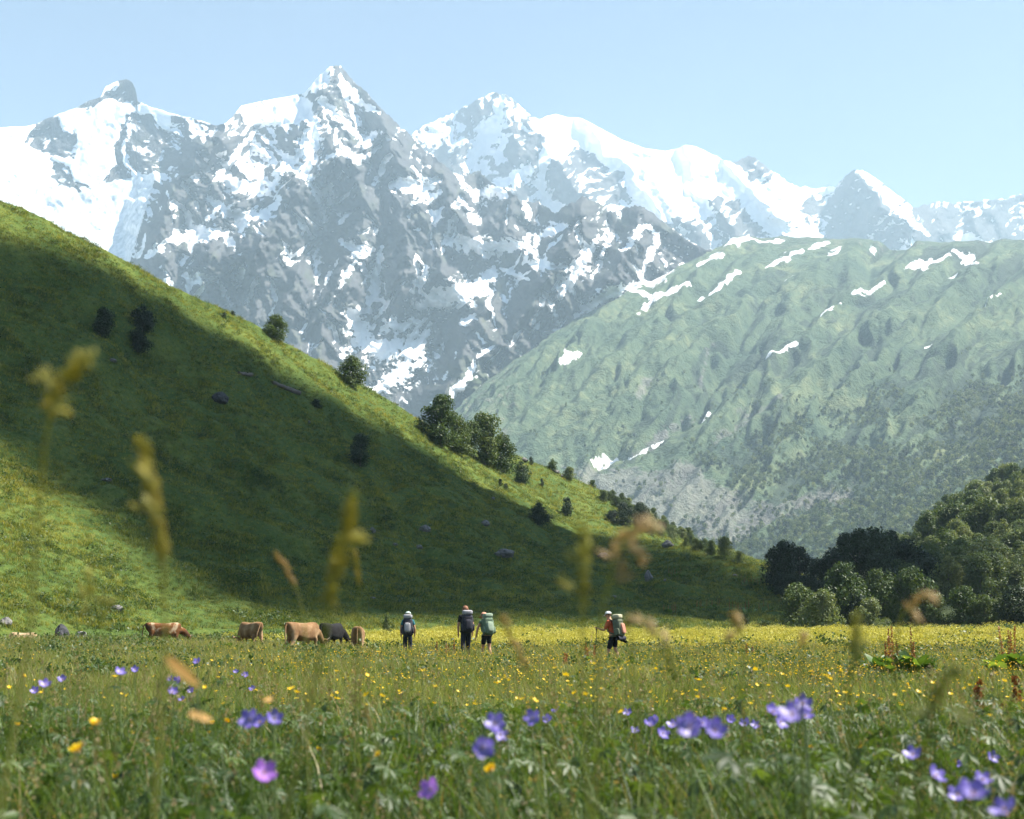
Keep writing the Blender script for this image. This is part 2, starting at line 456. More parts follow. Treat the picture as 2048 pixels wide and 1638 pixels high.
snow_lines_front = [([(850, 668), (835, 692), (810, 730), (780, 762), (750, 785)], 26), ([(705, 625), (716, 660), (735, 690), (765, 700), (800, 690)], 40), ([(950, 735), (925, 765), (898, 798)], 14),
    ([(764, 493), (755, 540), (748, 580), (738, 618), (706, 633)], 13), ([(839, 613), (890, 591), (942, 576), (966, 566), (982, 546)], 30), ([(925, 650), (949, 630)], 14), ([(905, 482), (940, 488), (985, 498), (1034, 490)], 30),
    ([(785, 368), (815, 376), (845, 384), (873, 360)], 28), ([(689, 488), (716, 503), (747, 497)], 20), ([(709, 522), (695, 545), (679, 570)], 10), ([(1188, 486), (1161, 527), (1133, 568), (1118, 598)], 18),
    ([(1280, 452), (1253, 497)], 14), ([(1298, 565), (1243, 580), (1198, 606), (1154, 633)], 17), ([(1055, 527), (1133, 538)], 11), ([(1075, 476), (1113, 456), (1130, 449)], 17), ([(884, 413), (867, 447)], 13), ([(908, 412), (922, 410)], 13),
    ([(938, 428), (957, 443)], 13), ([(986, 377), (1007, 398)], 20), ([(952, 377), (976, 394)], 13), ([(605, 361), (640, 349)], 9), ([(620, 372), (644, 391), (668, 368)], 8), ([(655, 312), (690, 305), (720, 320), (760, 293)], 12),
    ([(723, 297), (750, 258)], 11), ([(661, 138), (637, 161), (607, 184)], 22), ([(600, 200), (632, 250), (615, 320), (598, 350)], 26), ([(527, 254), (479, 295), (455, 332), (428, 362)], 11), ([(441, 353), (479, 374), (536, 388)], 24),
    ([(468, 322), (506, 341), (549, 382)], 15), ([(417, 397), (455, 418), (489, 436), (533, 428), (556, 400)], 18), ([(489, 440), (482, 464)], 26), ([(342, 482), (400, 471), (458, 459)], 19), ([(330, 486), (294, 518)], 12),
    ([(380, 563), (403, 551), (426, 558)], 13), ([(575, 518), (612, 493)], 9), ([(680, 160), (720, 205), (760, 225)], 9), ([(640, 205), (690, 240), (720, 275)], 12), ([(548, 380), (560, 340), (600, 300), (610, 260)], 12),
    ([(550, 300), (585, 330)], 9), ([(505, 290), (540, 318)], 10), ([(770, 640), (800, 655), (850, 640)], 12), ([(800, 710), (840, 650)], 10), ([(1000, 540), (1060, 560)], 8), ([(1010, 470), (1060, 500), (1040, 530)], 9),
    ([(1220, 470), (1200, 510)], 8), ([(1150, 650), (1090, 665)], 6), ([(1045, 660), (1020, 690)], 7), ([(380, 620), (400, 600)], 7), ([(1320, 470), (1290, 540)], 9)]
snow_polys_front = [[(476, 226), (500, 206), (609, 186), (628, 205), (606, 238), (565, 250), (520, 258), (498, 246)]]
rock_polys_front = [[(208, 178), (245, 152), (268, 160), (278, 203), (264, 210), (236, 192), (203, 198)], [(148, 214), (180, 190), (205, 192), (196, 206), (170, 214)],
    [(84, 236), (106, 240), (142, 275), (140, 306), (110, 312), (75, 296), (52, 280)], [(104, 330), (136, 330), (150, 370), (182, 376), (150, 388), (110, 376)],
    [(256, 240), (240, 270), (232, 300), (224, 340), (216, 364), (250, 360), (256, 336), (240, 326), (248, 290)], [(264, 234), (310, 238), (346, 270), (368, 300), (380, 335), (330, 343), (285, 347), (264, 320), (260, 280)],
    [(462, 236), (478, 224), (492, 250), (480, 264), (462, 256)], [(420, 262), (435, 252), (460, 280), (430, 320), (395, 330), (380, 310)]]
def snowiness_front(px, py):
    left = sstep(60, -60, px - 352 - np.clip(py - 330, -80, 200) * -0.3)         # the snow dome and glacier
    mid = 0.50 * sstep(430, 260, py) * sstep(760, 560, px) + 0.16 * sstep(480, 240, py)
    low = 0.02 - 0.06 * sstep(560, 800, py) + 0.10 * sstep(980, 1100, px) * sstep(640, 520, py)
    return np.clip(np.maximum(0.86 * left, np.maximum(mid, low)), -0.2, 1)
def amp_front(px, py):
    return 84 - 40 * sstep(60, -60, px - 340) - 26 * sstep(600, 850, py)
def jag_front(px):
    w = 0.35 + 1.0 * sstep(620, 680, px) - 0.9 * (sstep(470, 490, px) * sstep(620, 605, px)) - 0.25 * sstep(0, -100, px)
    return 4.2 * np.clip(w, 0.05, 2) * fbm(px / 26.0, px * 0 + 0.37, 3, 5, 0.65)
_r = random.Random(5)
for _k in range(60):
    _x = _r.uniform(380, 1340); _y = _r.uniform(250, 720)
    if _y < float(np.interp(_x, [a for a, b in sky_front], [b for a, b in sky_front])) + 25 or (_x > 1150 and _y > 620): continue
    _l = _r.uniform(16, 62); _a = math.radians(_r.choice([_r.uniform(32, 58), _r.uniform(118, 145), _r.uniform(122, 140), _r.uniform(78, 102)])); _m = _r.uniform(-5, 5)
    snow_lines_front.append(([(_x, _y), (_x + math.cos(_a) * _l * 0.5 + _m, _y + math.sin(_a) * _l * 0.5), (_x + math.cos(_a) * _l, _y + math.sin(_a) * _l)], _r.choice([2.6, 3.2, 4.0, 5.0, 7.0])))
gul_front = [(p, 9, max(w, 10) * 0.9) for p, w in snow_lines_front]
relief('mountain', 'rocky snow-streaked massif with a glacier and a sharp central summit', -500, 1560, 2.3, 330, sky_front, bot_front, depth_front, ridges_front, gul_front, snow_lines_front, snow_polys_front, rock_polys_front,
       snowiness_front, amp_front, jag_front, 11,
       green=lambda px, py: 0.9 * sstep(690, 790, py) * sstep(840, 980, px) - 0.05,
       ice=lambda px, py: sstep(60, 0, np.abs(py - 440) - 60) * sstep(380, 300, px))

# --- the range behind
sky_back = [(700, 330), (800, 290), (830, 262), (860, 246), (890, 232), (905, 226), (935, 212), (958, 198), (980, 186), (1000, 184), (1015, 192), (1040, 212), (1062, 232), (1078, 240), (1092, 232), (1112, 228), (1135, 235), (1162, 236), (1200, 256), (1240, 278), (1290, 297), (1330, 302), (1352, 298), (1370, 290), (1388, 292),
            (1420, 306), (1450, 322), (1475, 324), (1484, 315), (1497, 310), (1515, 320), (1545, 343), (1580, 366), (1600, 376), (1640, 376), (1672, 371), (1690, 352), (1706, 340), (1722, 339), (1745, 352), (1775, 374), (1805, 398), (1826, 416), (1850, 408), (1875, 402), (1905, 408), (1940, 402), (1975, 400), (2010, 396), (2048, 388), (2200, 372), (2500, 390)]
bot_back = [(700, 560), (1000, 600), (1300, 600), (1600, 620), (2000, 620), (2500, 620)]
def depth_back(px, py):
    ridge2 = sstep(1560, 1640, px)
    return 3000 + (600 - py) / 415 * 620 + 320 * ridge2 + 260 * sstep(1820, 1880, px)
ridges_back = [([(1000, 186), (1040, 300), (1020, 380), (1000, 450)], 90, 70), ([(1062, 232), (1100, 320), (1180, 400), (1230, 470)], 90, 70), ([(985, 186), (930, 290), (900, 350)], 60, 60),
               ([(1162, 236), (1250, 330), (1330, 440)], 60, 60), ([(1370, 290), (1400, 380), (1470, 460), (1490, 500)], 70, 60), ([(1290, 300), (1340, 400), (1400, 480)], 60, 50), ([(1450, 322), (1540, 420), (1620, 480)], 70, 50),
               ([(1710, 340), (1760, 410), (1850, 475)], 110, 70), ([(1497, 310), (1560, 372), (1600, 420)], 40, 40), ([(1870, 402), (1900, 470)], 50, 40), ([(1975, 400), (1960, 470)], 50, 40)]
snow_lines_back = [([(1000, 205), (985, 260), (955, 310), (935, 340)], 34), ([(1060, 330), (1030, 350), (1000, 370)], 34), ([(1080, 245), (1120, 240), (1170, 262), (1130, 290)], 44), ([(1200, 262), (1300, 320), (1380, 360), (1470, 420), (1560, 460), (1610, 470)], 34),
                   ([(1372, 300), (1430, 330), (1500, 370), (1570, 420), (1625, 470)], 34), ([(1715, 345), (1750, 368), (1800, 420), (1850, 470)], 16), ([(1600, 382), (1660, 378), (1690, 366)], 14), ([(1980, 478), (1920, 480), (1950, 450)], 16), ([(1240, 300), (1300, 380), (1340, 440)], 20), ([(860, 252), (890, 262)], 22)]
rock_polys_back = [[(1690, 352), (1712, 345), (1780, 430), (1800, 480), (1680, 490), (1640, 440), (1600, 420), (1610, 395), (1660, 392)], [(1470, 325), (1497, 308), (1560, 355), (1530, 358)], [(1010, 320), (1050, 260), (1075, 270), (1060, 320), (1010, 345), (960, 370)],
                   [(1100, 330), (1180, 300), (1240, 360), (1270, 400), (1200, 410), (1100, 400)], [(1420, 400), (1470, 410), (1530, 470), (1440, 470)], [(830, 290), (880, 300), (905, 340), (870, 330)], [(1840, 430), (2050, 420), (2050, 450), (1990, 470), (1850, 470)]]
relief('distant_mountain', 'pale snow-covered range fading into haze behind the rocky massif', 700, 2500, 2.8, 130, sky_back, bot_back, depth_back, ridges_back, [], snow_lines_back, [], rock_polys_back,
       lambda px, py: 0.70 + 0.12 * sstep(1060, 1100, px) * sstep(1640, 1600, px) * sstep(480, 380, py) - 0.20 * sstep(1640, 1700, px) - 0.18 * sstep(430, 520, py), lambda px, py: 56 + 0 * px,
       lambda px: 3.4 * np.clip(1.0 - 0.85 * sstep(1075, 1090, px) * sstep(1480, 1380, px) - 0.6 * sstep(1700, 1710, px) * sstep(1800, 1790, px), 0.08, 1) * fbm(px / 20.0, px * 0 + 0.7, 8, 5, 0.68), 23)
# smooth_snow

# --- the green flank on the right of the valley
TOPG = [(880, 850, 1640), (1000, 742, 1740), (1150, 642, 1830), (1300, 562, 1920), (1400, 512, 1980), (1470, 479, 2030), (1600, 475, 2000), (1750, 481, 1950), (1900, 484, 1900), (2048, 480, 1850), (2300, 455, 1800), (2700, 430, 1700), (3300, 400, 1600)]
BOTG = [(780, 960, 1400), (800, 975, 1350), (830, 990, 1300), (880, 1010, 1250), (950, 1060, 1200), (1020, 1100, 1140), (1110, 1130, 1060), (1210, 1160, 980), (1300, 1185, 900), (1390, 1200, 840), (1570, 1205, 740), (1850, 1205, 640), (2400, 1205, 540)]
def chord(P):
    P = np.array(P, float); d = np.r_[0, np.cumsum(np.hypot(*np.diff(P[:, :2], axis=0).T))]; return d / d[-1], P
def green_flank():
    nu, nv = 560, 330
    sT, A = chord(TOPG); B = np.array(BOTG, float)
    s = np.linspace(0, 1, nu); t = np.linspace(0, 1, nv)
    A[:, 2] *= FAR; B[:, 2] *= FAR
    a = np.stack(pix(*[np.interp(s, sT, A[:, k]) for k in range(3)]), -1); b = np.stack(pix(*[np.interp(s, sT, B[:, k]) for k in range(3)]), -1)
    S, T = np.meshgrid(s, t)
    P = b[None] * (1 - T[..., None]) + a[None] * T[..., None]
    # bulge a little so the flank is rounder than a ramp
    P[..., 2] += 18 * FAR * np.sin(np.pi * T) * 0.6
    u = S * 60; env = np.sin(np.pi * np.clip(T * 0.92 + 0.08, 0, 1)) ** 0.6
    wob = 0.8 * fbm(u * 0.25, T * 6, 4, 3)
    n = 7 * (ridged(u * 0.22 + wob, T * 1.3, 41, 5, 0.5) - 1.0) + 6 * fbm(u * 0.9 + wob, T * 2.6, 42, 4, 0.5) + 4.0 * (ridged(u * 0.9 + wob * 1.5, T * 1.9, 43, 4, 0.55) - 1)
    P[..., 2] += FAR * n * (0.25 + 0.75 * env)
    PX, PY = to_pix(P[..., 0], P[..., 1], P[..., 2])
    wx = PX + 10 * fbm(PX / 45, PY / 45, 61, 4); wy = PY + 10 * fbm(PX / 45 + 7, PY / 45, 62, 4)
    for pts, dep, w in [([(1535, 585), (1500, 640), (1455, 700), (1425, 745), (1395, 800)], 16, 12), ([(1520, 690), (1480, 745), (1450, 775)], 9, 8), ([(1310, 745), (1292, 790), (1280, 830)], 8, 8), ([(1810, 480), (1745, 520), (1740, 560)], 14, 22),
                        ([(1640, 600), (1610, 650), (1590, 660)], 12, 16), ([(1480, 770), (1390, 820), (1300, 870), (1190, 920)], 8, 9), ([(1960, 600), (1800, 690), (1600, 790)], 8, 18), ([(2040, 720), (1850, 830), (1700, 900)], 9, 20), ([(1410, 690), (1390, 720)], 8, 12)]:
        d, _ = dist_poly(wx, wy, pts); P[..., 2] -= FAR * dep * np.exp(-(d / w) ** 2)
    rr = random.Random(9); mains = []; sides = []
    x0 = 1180
    while x0 < 3100:
        p = [(x0, float(np.interp(x0, [q[0] for q in TOPG], [q[1] for q in TOPG])))]; x, y = p[0]; an = math.radians(rr.uniform(132, 146)); st = rr.uniform(20, 34)
        while y < 1130:
            a2 = an + rr.uniform(-0.25, 0.25); x += math.cos(a2) * st; y += math.sin(a2) * st; p.append((x, y))
            for s_ in (-1, 1):
                if rr.random() < 0.7:
                    q = [(x, y)]; b = a2 + s_ * rr.uniform(0.45, 0.9)
                    for _ in range(3): q.append((q[-1][0] + math.cos(b) * 13, q[-1][1] + math.sin(b) * 13)); b += 0.25 * (an - b)
                    sides.append((q, rr.uniform(0.5, 1.2)))
        mains.append((p, rr.uniform(0.6, 1.2))); x0 += rr.uniform(60, 120)
    G1 = tents_any(wx, wy, mains, 48.0); G2 = tents_any(wx, wy, sides, 17.0)
    P[..., 2] += FAR * (0.3 + 0.7 * env) * (15 * (G1 - 0.35) + 5.0 * (G2 - 0.3))
    snow = np.full(PX.shape, -1.0); edge_n = fbm(PX / 16, PY / 9, 133, 4, 0.65)
    lines = [([(1448, 500), (1498, 480)], 11), ([(1395, 534), (1448, 519)], 10), ([(1399, 602), (1436, 587), (1481, 553)], 10), ([(1291, 573), (1345, 540)], 20), ([(1262, 594), (1316, 600), (1274, 635)], 10), ([(1320, 594), (1386, 581)], 10),
             ([(1531, 538), (1564, 523), (1606, 502)], 10), ([(1618, 498), (1659, 484)], 8), ([(1659, 515), (1680, 494)], 8), ([(1550, 490), (1566, 484)], 10), ([(1744, 492), (1748, 500)], 9), ([(1808, 540), (1837, 523)], 6), ([(1821, 536), (1860, 528), (1900, 520)], 13),
             ([(1908, 511), (1945, 515), (1925, 525)], 8), ([(1933, 525), (1957, 542)], 9), ([(1899, 564), (1916, 560)], 6), ([(1705, 600), (1738, 577), (1767, 567)], 12), ([(1639, 643), (1680, 616)], 8), ([(1531, 728), (1564, 709), (1597, 695)], 9), ([(1966, 610), (1999, 602)], 6),
             ([(1399, 809), (1425, 792)], 6), ([(1178, 923), (1205, 910), (1238, 898)], 9), ([(1242, 897), (1330, 852)], 3), ([(1118, 731), (1165, 704)], 9), ([(1090, 668), (1130, 645)], 8), ([(1730, 745), (1745, 738)], 5), ([(1150, 632), (1200, 606)], 8), ([(1570, 570), (1590, 562)], 7), ([(1240, 590), (1300, 566)], 12),
             ([(1850, 690), (1870, 682)], 5), ([(1490, 478), (1560, 488)], 4)]
    for pts, w in lines:
        d, par = dist_poly(PX + 0.5 * (wx - PX), PY + 0.5 * (wy - PY), pts)
        ww = w * (0.35 + 0.75 * np.sin(np.clip(par, 0.03, 0.97) * 3.1416)) * 0.62 * (1 + 0.9 * edge_n)
        snow = np.maximum(snow, 1.1 - d / np.maximum(ww, 0.8) * 0.6)
    scree = np.clip(0.5 + poly_sd(wx, wy, [(1120, 930), (1250, 925), (1390, 928), (1480, 990), (1600, 995), (1705, 955), (1715, 985), (1600, 1020), (1520, 1060), (1420, 1085), (1300, 1060), (1200, 1010)]) / 30, 0, 1)
    for pts, w in [([(1400, 760), (1410, 735), (1425, 700)], 4), ([(1280, 800), (1310, 750)], 7), ([(1390, 810), (1300, 865), (1240, 898)], 6), ([(1440, 880), (1500, 850)], 12), ([(1480, 830), (1560, 815)], 8)]:
        d, _ = dist_poly(wx, wy, pts); scree = np.maximum(scree, np.clip(1 - d / w * 0.6, 0, 1))
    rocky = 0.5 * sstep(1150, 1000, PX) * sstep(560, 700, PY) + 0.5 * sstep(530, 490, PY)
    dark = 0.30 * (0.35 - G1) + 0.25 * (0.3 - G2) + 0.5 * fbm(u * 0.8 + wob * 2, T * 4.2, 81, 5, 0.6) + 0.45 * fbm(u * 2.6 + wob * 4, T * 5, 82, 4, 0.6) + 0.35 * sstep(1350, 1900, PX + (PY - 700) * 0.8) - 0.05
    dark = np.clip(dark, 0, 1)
    yb = np.concatenate([P, P[-1:] + np.array([0, 200, -100.]), P[-1:] + np.array([0, 700, -440.])])
    ext = lambda A: np.concatenate([A, A[-1:], A[-1:]])
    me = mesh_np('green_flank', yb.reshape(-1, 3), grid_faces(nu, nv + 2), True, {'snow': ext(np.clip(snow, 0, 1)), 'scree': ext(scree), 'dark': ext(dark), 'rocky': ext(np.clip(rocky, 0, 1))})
    m, nt, b = mat_new('alpine_turf')
    p = mapping_n(nt, pos_n(nt), (1 / FAR, 1 / FAR, 1 / FAR))
    n1 = noise_n(nt, 0.01, 6, 0.62, p); n2 = noise_n(nt, 0.09, 5, 0.7, p); n3 = noise_n(nt, 0.35, 3, 0.7, p)
    g = ramp(nt, math_n(nt, 'MULTIPLY_ADD', n1, 0.55, math_n(nt, 'MULTIPLY', n2, 0.45)), [(0.36, (0.040, 0.070, 0.042)), (0.52, (0.080, 0.115, 0.062)), (0.66, (0.19, 0.21, 0.10))])  # turf greens greyed and blued: extra distance haze put into the base colour
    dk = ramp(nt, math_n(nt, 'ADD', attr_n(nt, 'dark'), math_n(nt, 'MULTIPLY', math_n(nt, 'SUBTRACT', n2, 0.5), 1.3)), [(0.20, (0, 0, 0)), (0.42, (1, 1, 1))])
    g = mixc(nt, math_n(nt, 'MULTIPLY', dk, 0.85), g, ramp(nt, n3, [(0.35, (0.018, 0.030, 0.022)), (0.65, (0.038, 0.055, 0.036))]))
    rk = ramp(nt, math_n(nt, 'ADD', attr_n(nt, 'rocky'), math_n(nt, 'MULTIPLY', math_n(nt, 'SUBTRACT', n2, 0.5), 1.2)), [(0.5, (0, 0, 0)), (0.75, (1, 1, 1))])
    g = mixc(nt, math_n(nt, 'MULTIPLY', rk, 0.8), g, ramp(nt, n3, [(0.3, (0.11, 0.105, 0.095)), (0.7, (0.24, 0.22, 0.19))]))
    sc = ramp(nt, math_n(nt, 'ADD', attr_n(nt, 'scree'), math_n(nt, 'MULTIPLY', math_n(nt, 'SUBTRACT', n2, 0.5), 2.2)), [(0.50, (0, 0, 0)), (0.85, (1, 1, 1))])
    g = mixc(nt, math_n(nt, 'MULTIPLY', sc, 0.62), g, ramp(nt, n3, [(0.3, (0.10, 0.098, 0.095)), (0.7, (0.24, 0.225, 0.215))]))
    sn = ramp(nt, math_n(nt, 'ADD', attr_n(nt, 'snow'), math_n(nt, 'MULTIPLY', math_n(nt, 'SUBTRACT', n2, 0.5), 0.6)), [(0.46, (0, 0, 0)), (0.55, (1, 1, 1))])
    g = mixc(nt, sn, g, (0.86, 0.87, 0.89))
    nt.links.new(g, b.inputs['Base Color']); b.inputs['Roughness'].default_value = 0.9; b.inputs['Specular IOR Level'].default_value = 0.1
    bump_n(nt, b, math_n(nt, 'ADD', n2, math_n(nt, 'MULTIPLY', n3, 0.4)), 1.0, 11.0)
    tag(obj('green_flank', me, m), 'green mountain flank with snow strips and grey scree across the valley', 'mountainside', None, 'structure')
    return P, PX, PY
GP, GPX, GPY = green_flank()
# ================================================================== THE NEAR GROUND
def meadow_z(x, y):
    x = np.asarray(x, float); y = np.asarray(y, float)
    z = 0.0105 * np.clip(y - 50, 0, 70) + 0.05 * np.clip(y - 120, 0, None)
    z = z + 0.5 * sstep(14, 5.5, y) + 0.008 * np.clip(x - 14, 0, 60) * sstep(40, 90, y)
    return z + 0.10 * fbm(x / 9.0, y / 9.0, 5, 3) * sstep(6, 16, y)

def turf_mat(name, stops, scale=1.0):
    m, nt, b = mat_new(name)
    p = pos_n(nt)
    n1 = noise_n(nt, 0.12 * scale, 6, 0.7, p); n2 = noise_n(nt, 2.2 * scale, 5, 0.75, p)
    nt.links.new(ramp(nt, math_n(nt, 'MULTIPLY_ADD', n1, 0.55, math_n(nt, 'MULTIPLY', n2, 0.45)), stops), b.inputs['Base Color'])
    b.inputs['Roughness'].default_value = 0.95; b.inputs['Specular IOR Level'].default_value = 0.1
    bump_n(nt, b, n2, 0.9, 0.25)
    return m

# the valley floor: one sheet out to the horizon, everything else rises from it
m_valley = turf_mat('valley_turf', [(0.35, (0.045, 0.062, 0.02)), (0.65, (0.10, 0.115, 0.04))], 0.15)
gx = np.r_[np.linspace(-9000, -300, 18), np.linspace(-250, 250, 30), np.linspace(300, 9000, 18)]
gy = np.r_[np.linspace(-3000, -60, 8), np.linspace(-40, 130, 40), np.linspace(150, 14000, 26)]
GX, GY = np.meshgrid(gx, gy); gz = np.where(GY < 125, meadow_z(GX, np.clip(GY, -50, 125)) - 0.35, -1.2) - 0.0 * GX
gz = np.where((np.abs(GX) > 260), -1.2, gz)
tag(obj('valley_floor', mesh_np('valley_floor', np.stack([GX, GY, gz], -1).reshape(-1, 3), grid_faces(len(gx), len(gy))), m_valley), 'flat grassy valley floor reaching to the mountains', 'ground', None, 'structure')

# the flowering meadow
m_meadow = turf_mat('meadow_soil', [(0.35, (0.030, 0.040, 0.012)), (0.65, (0.075, 0.085, 0.028))])
mx = np.linspace(-130, 150, 281); my = np.r_[np.linspace(-12, 20, 81), np.linspace(20.5, 175, 220)]
MX, MY = np.meshgrid(mx, my)
tag(obj('meadow', mesh_np('meadow', np.stack([MX, MY, meadow_z(MX, MY)], -1).reshape(-1, 3), grid_faces(len(mx), len(my))), m_meadow), 'flat sunlit flower meadow where hikers and cattle stand', 'meadow', None, 'structure')

# the grassy hill on the left and the spur behind it
CREST = [(-1100, 60, 140), (-700, 180, 150), (-350, 283, 160), (-120, 358, 170), (0, 407, 178), (100, 443, 184), (200, 492, 192), (300, 552, 203), (400, 603, 213), (500, 643, 222), (560, 678, 228), (640, 722, 238), (740, 778, 248), (850, 846, 262), (950, 912, 272), (1040, 972, 276), (1100, 1020, 270), (1150, 1052, 258), (1220, 1068, 244), (1300, 1080, 228), (1420, 1098, 208), (1530, 1128, 188), (1640, 1168, 170), (1800, 1222, 152), (2000, 1262, 142)]
FOOT = [(-1100, 1268, 52), (-700, 1262, 60), (-350, 1262, 66), (-180, 1262, 70), (-60, 1262, 74), (20, 1262, 77), (100, 1262, 80), (190, 1262, 84), (270, 1262, 87), (350, 1260, 90), (410, 1260, 92), (490, 1259, 94), (590, 1259, 97), (710, 1258, 100), (830, 1258, 103), (950, 1256, 106), (1030, 1256, 108), (1090, 1256, 110), (1170, 1256, 112), (1260, 1256, 114), (1390, 1256, 118), (1520, 1256, 122), (1640, 1256, 126), (1820, 1256, 130), (2020, 1264, 136)]
RIB = [(-400, 470), (0, 600), (150, 682), (270, 742), (430, 805), (600, 868), (760, 935), (850, 1010)]

def hill_surface(CR, FT, nu, nv, rib, seed, fallback=90):
    C = np.array(CR, float); B = np.array(FT, float)
    sC, _ = chord([(p[0], p[1]) for p in CR]); s = np.linspace(0, 1, nu); t = np.linspace(0, 1, nv)
    c = np.stack(pix(*[np.interp(s, sC, C[:, k]) for k in range(3)]), -1); b = np.stack(pix(*[np.interp(s, sC, B[:, k]) for k in range(3)]), -1)
    T = t[:, None, None]
    P = b[None] * (1 - T) + c[None] * T
    tz = (0.68 * t + 0.32 * t * t)[:, None]
    P[..., 2] = b[None, :, 2] + (c[None, :, 2] - b[None, :, 2]) * tz
    env = np.maximum(np.clip(np.sin(np.pi * np.clip(t, 0, 1))[:, None] * 1.6, 0, 1), 0.32 * sstep(0.5, 0.9, t)[:, None])
    PX, PY = to_pix(P[..., 0], P[..., 1], P[..., 2])
    dz = 1.6 * fbm(P[..., 0] / 28, P[..., 1] / 28, seed, 3) + 0.8 * fbm(P[..., 0] / 7, P[..., 1] / 7, seed + 9, 4)
    dz = dz + 0.22 * np.sin(P[..., 2] * 2 * np.pi / 2.4 + 3 * fbm(P[..., 0] / 18, P[..., 1] / 18, seed + 19, 3))
    if rib:
        d = PY - interp(RIB, PX); fade = sstep(1000, 600, PX)
        dz = dz + fade * (1.8 * np.exp(-((d - 12) / 45) ** 2) - 3.6 * np.exp(-((d + 55) / 48) ** 2))
        d, _ = dist_poly(PX, PY, [(770, 960), (800, 1010), (830, 1060), (850, 1120)]); dz = dz - 1.0 * np.exp(-(d / 16) ** 2)
        low = sstep(1000, 1120, PY)
        dz = dz + low * 0.7 * (ridged(P[..., 0] / 11, P[..., 1] / 16, seed + 3, 3) - 0.9)
    P[..., 2] += dz * env
    e = P[-1]
    n = np.array([0.0, 1.0, 0]); rows = [P]
    for k, (a, h) in enumerate([(6, 0.6), (18, 4), (45, 16), (100, 40)]):
        r = e.copy(); r[:, 1] += a; r[:, 0] -= a * 0.15; r[:, 2] = np.maximum(r[:, 2] - h, -2 - k * 0.0); rows.append(r[None])
    base = P[0].copy(); base[:, 1] -= 4; base[:, 2] = np.minimum(base[:, 2] - 2.0, -0.5)
    Q = np.concatenate([base[None]] + rows)
    return Q, P

m_hill = turf_mat('hill_turf', [(0.33, (0.024, 0.05, 0.012)), (0.5, (0.062, 0.095, 0.02)), (0.68, (0.14, 0.155, 0.03))], 0.8)
HQ, HP = hill_surface(CREST, FOOT, 330, 210, True, 31)
hill = obj('hill', mesh_np('hill', HQ.reshape(-1, 3), grid_faces(HQ.shape[1], HQ.shape[0])), m_hill); tag(hill, 'steep grassy hillside half in cloud shadow behind the cows', 'hill', None, 'structure')
CREST2 = [(880, 880, 330), (960, 905, 330), (1040, 914, 335), (1100, 938, 345), (1160, 962, 355), (1250, 1003, 368), (1330, 1045, 378), (1400, 1083, 386), (1470, 1104, 390), (1530, 1128, 392), (1600, 1150, 396), (1750, 1180, 400)]
FOOT2 = [(820, 1120, 250), (900, 1130, 245), (990, 1130, 240), (1050, 1130, 236), (1110, 1135, 232), (1200, 1145, 228), (1280, 1155, 222), (1370, 1165, 216), (1440, 1175, 210), (1520, 1185, 200), (1620, 1200, 195), (1780, 1215, 190)]
SQ, SPt = hill_surface(CREST2, FOOT2, 150, 80, False, 71)
spur = obj('spur', mesh_np('spur', SQ.reshape(-1, 3), grid_faces(SQ.shape[1], SQ.shape[0])), m_hill); tag(spur, 'sunlit grassy spur dotted with bushes behind the shaded hillside', 'hill', None, 'structure')
# the wooded bank on the right
CREST3 = [(1560, 1200, 330), (1700, 1160, 360), (1790, 1112, 380), (1860, 1064, 400), (1950, 1008, 410), (2048, 964, 410), (2200, 915, 400), (2600, 810, 380)]
FOOT3 = [(1560, 1248, 132), (1640, 1248, 130), (1710, 1246, 128), (1780, 1244, 126), (1860, 1242, 124), (1960, 1240, 122), (2100, 1236, 118), (2500, 1225, 108)]
WQ, WP = hill_surface(CREST3, FOOT3, 140, 100, False, 91)
bank = obj('wooded_bank', mesh_np('wooded_bank', WQ.reshape(-1, 3), grid_faces(WQ.shape[1], WQ.shape[0])), turf_mat('wood_floor', [(0.35, (0.018, 0.026, 0.01)), (0.65, (0.045, 0.06, 0.02))], 0.5)); tag(bank, 'rising bank of ground under the trees right of the meadow', 'hillside', None, 'structure')

def bvh_of(Q):
    return BVHTree.FromPolygons([tuple(v) for v in Q.reshape(-1, 3)], [tuple(f) for f in grid_faces(Q.shape[1], Q.shape[0]).tolist()])
BV_HILL, BV_SPUR, BV_BANK = bvh_of(HQ), bvh_of(SQ), bvh_of(WQ)
BV_MEADOW = bvh_of(np.stack([MX, MY, meadow_z(MX, MY)], -1))

def cast(px, py, bvs=(BV_HILL, BV_SPUR)):
    """where the line of sight through a photo pixel meets the ground"""
    o = Vector((0, 0, CAMZ)); d = ray(px, py); best = None
    for b in bvs:
        h = b.ray_cast(o, d, 5000)
        if h[0] is not None and (best is None or h[3] < best[1]): best = (h[0], h[3])
    return best[0] if best else None

def drop(x, y, bvs=(BV_HILL, BV_SPUR, BV_BANK, BV_MEADOW)):
    best = -5.0
    for b in bvs:
        h = b.ray_cast(Vector((x, y, 600)), Vector((0, 0, -1)), 1200)
        if h[0] is not None: best = max(best, h[0].z)
    return best

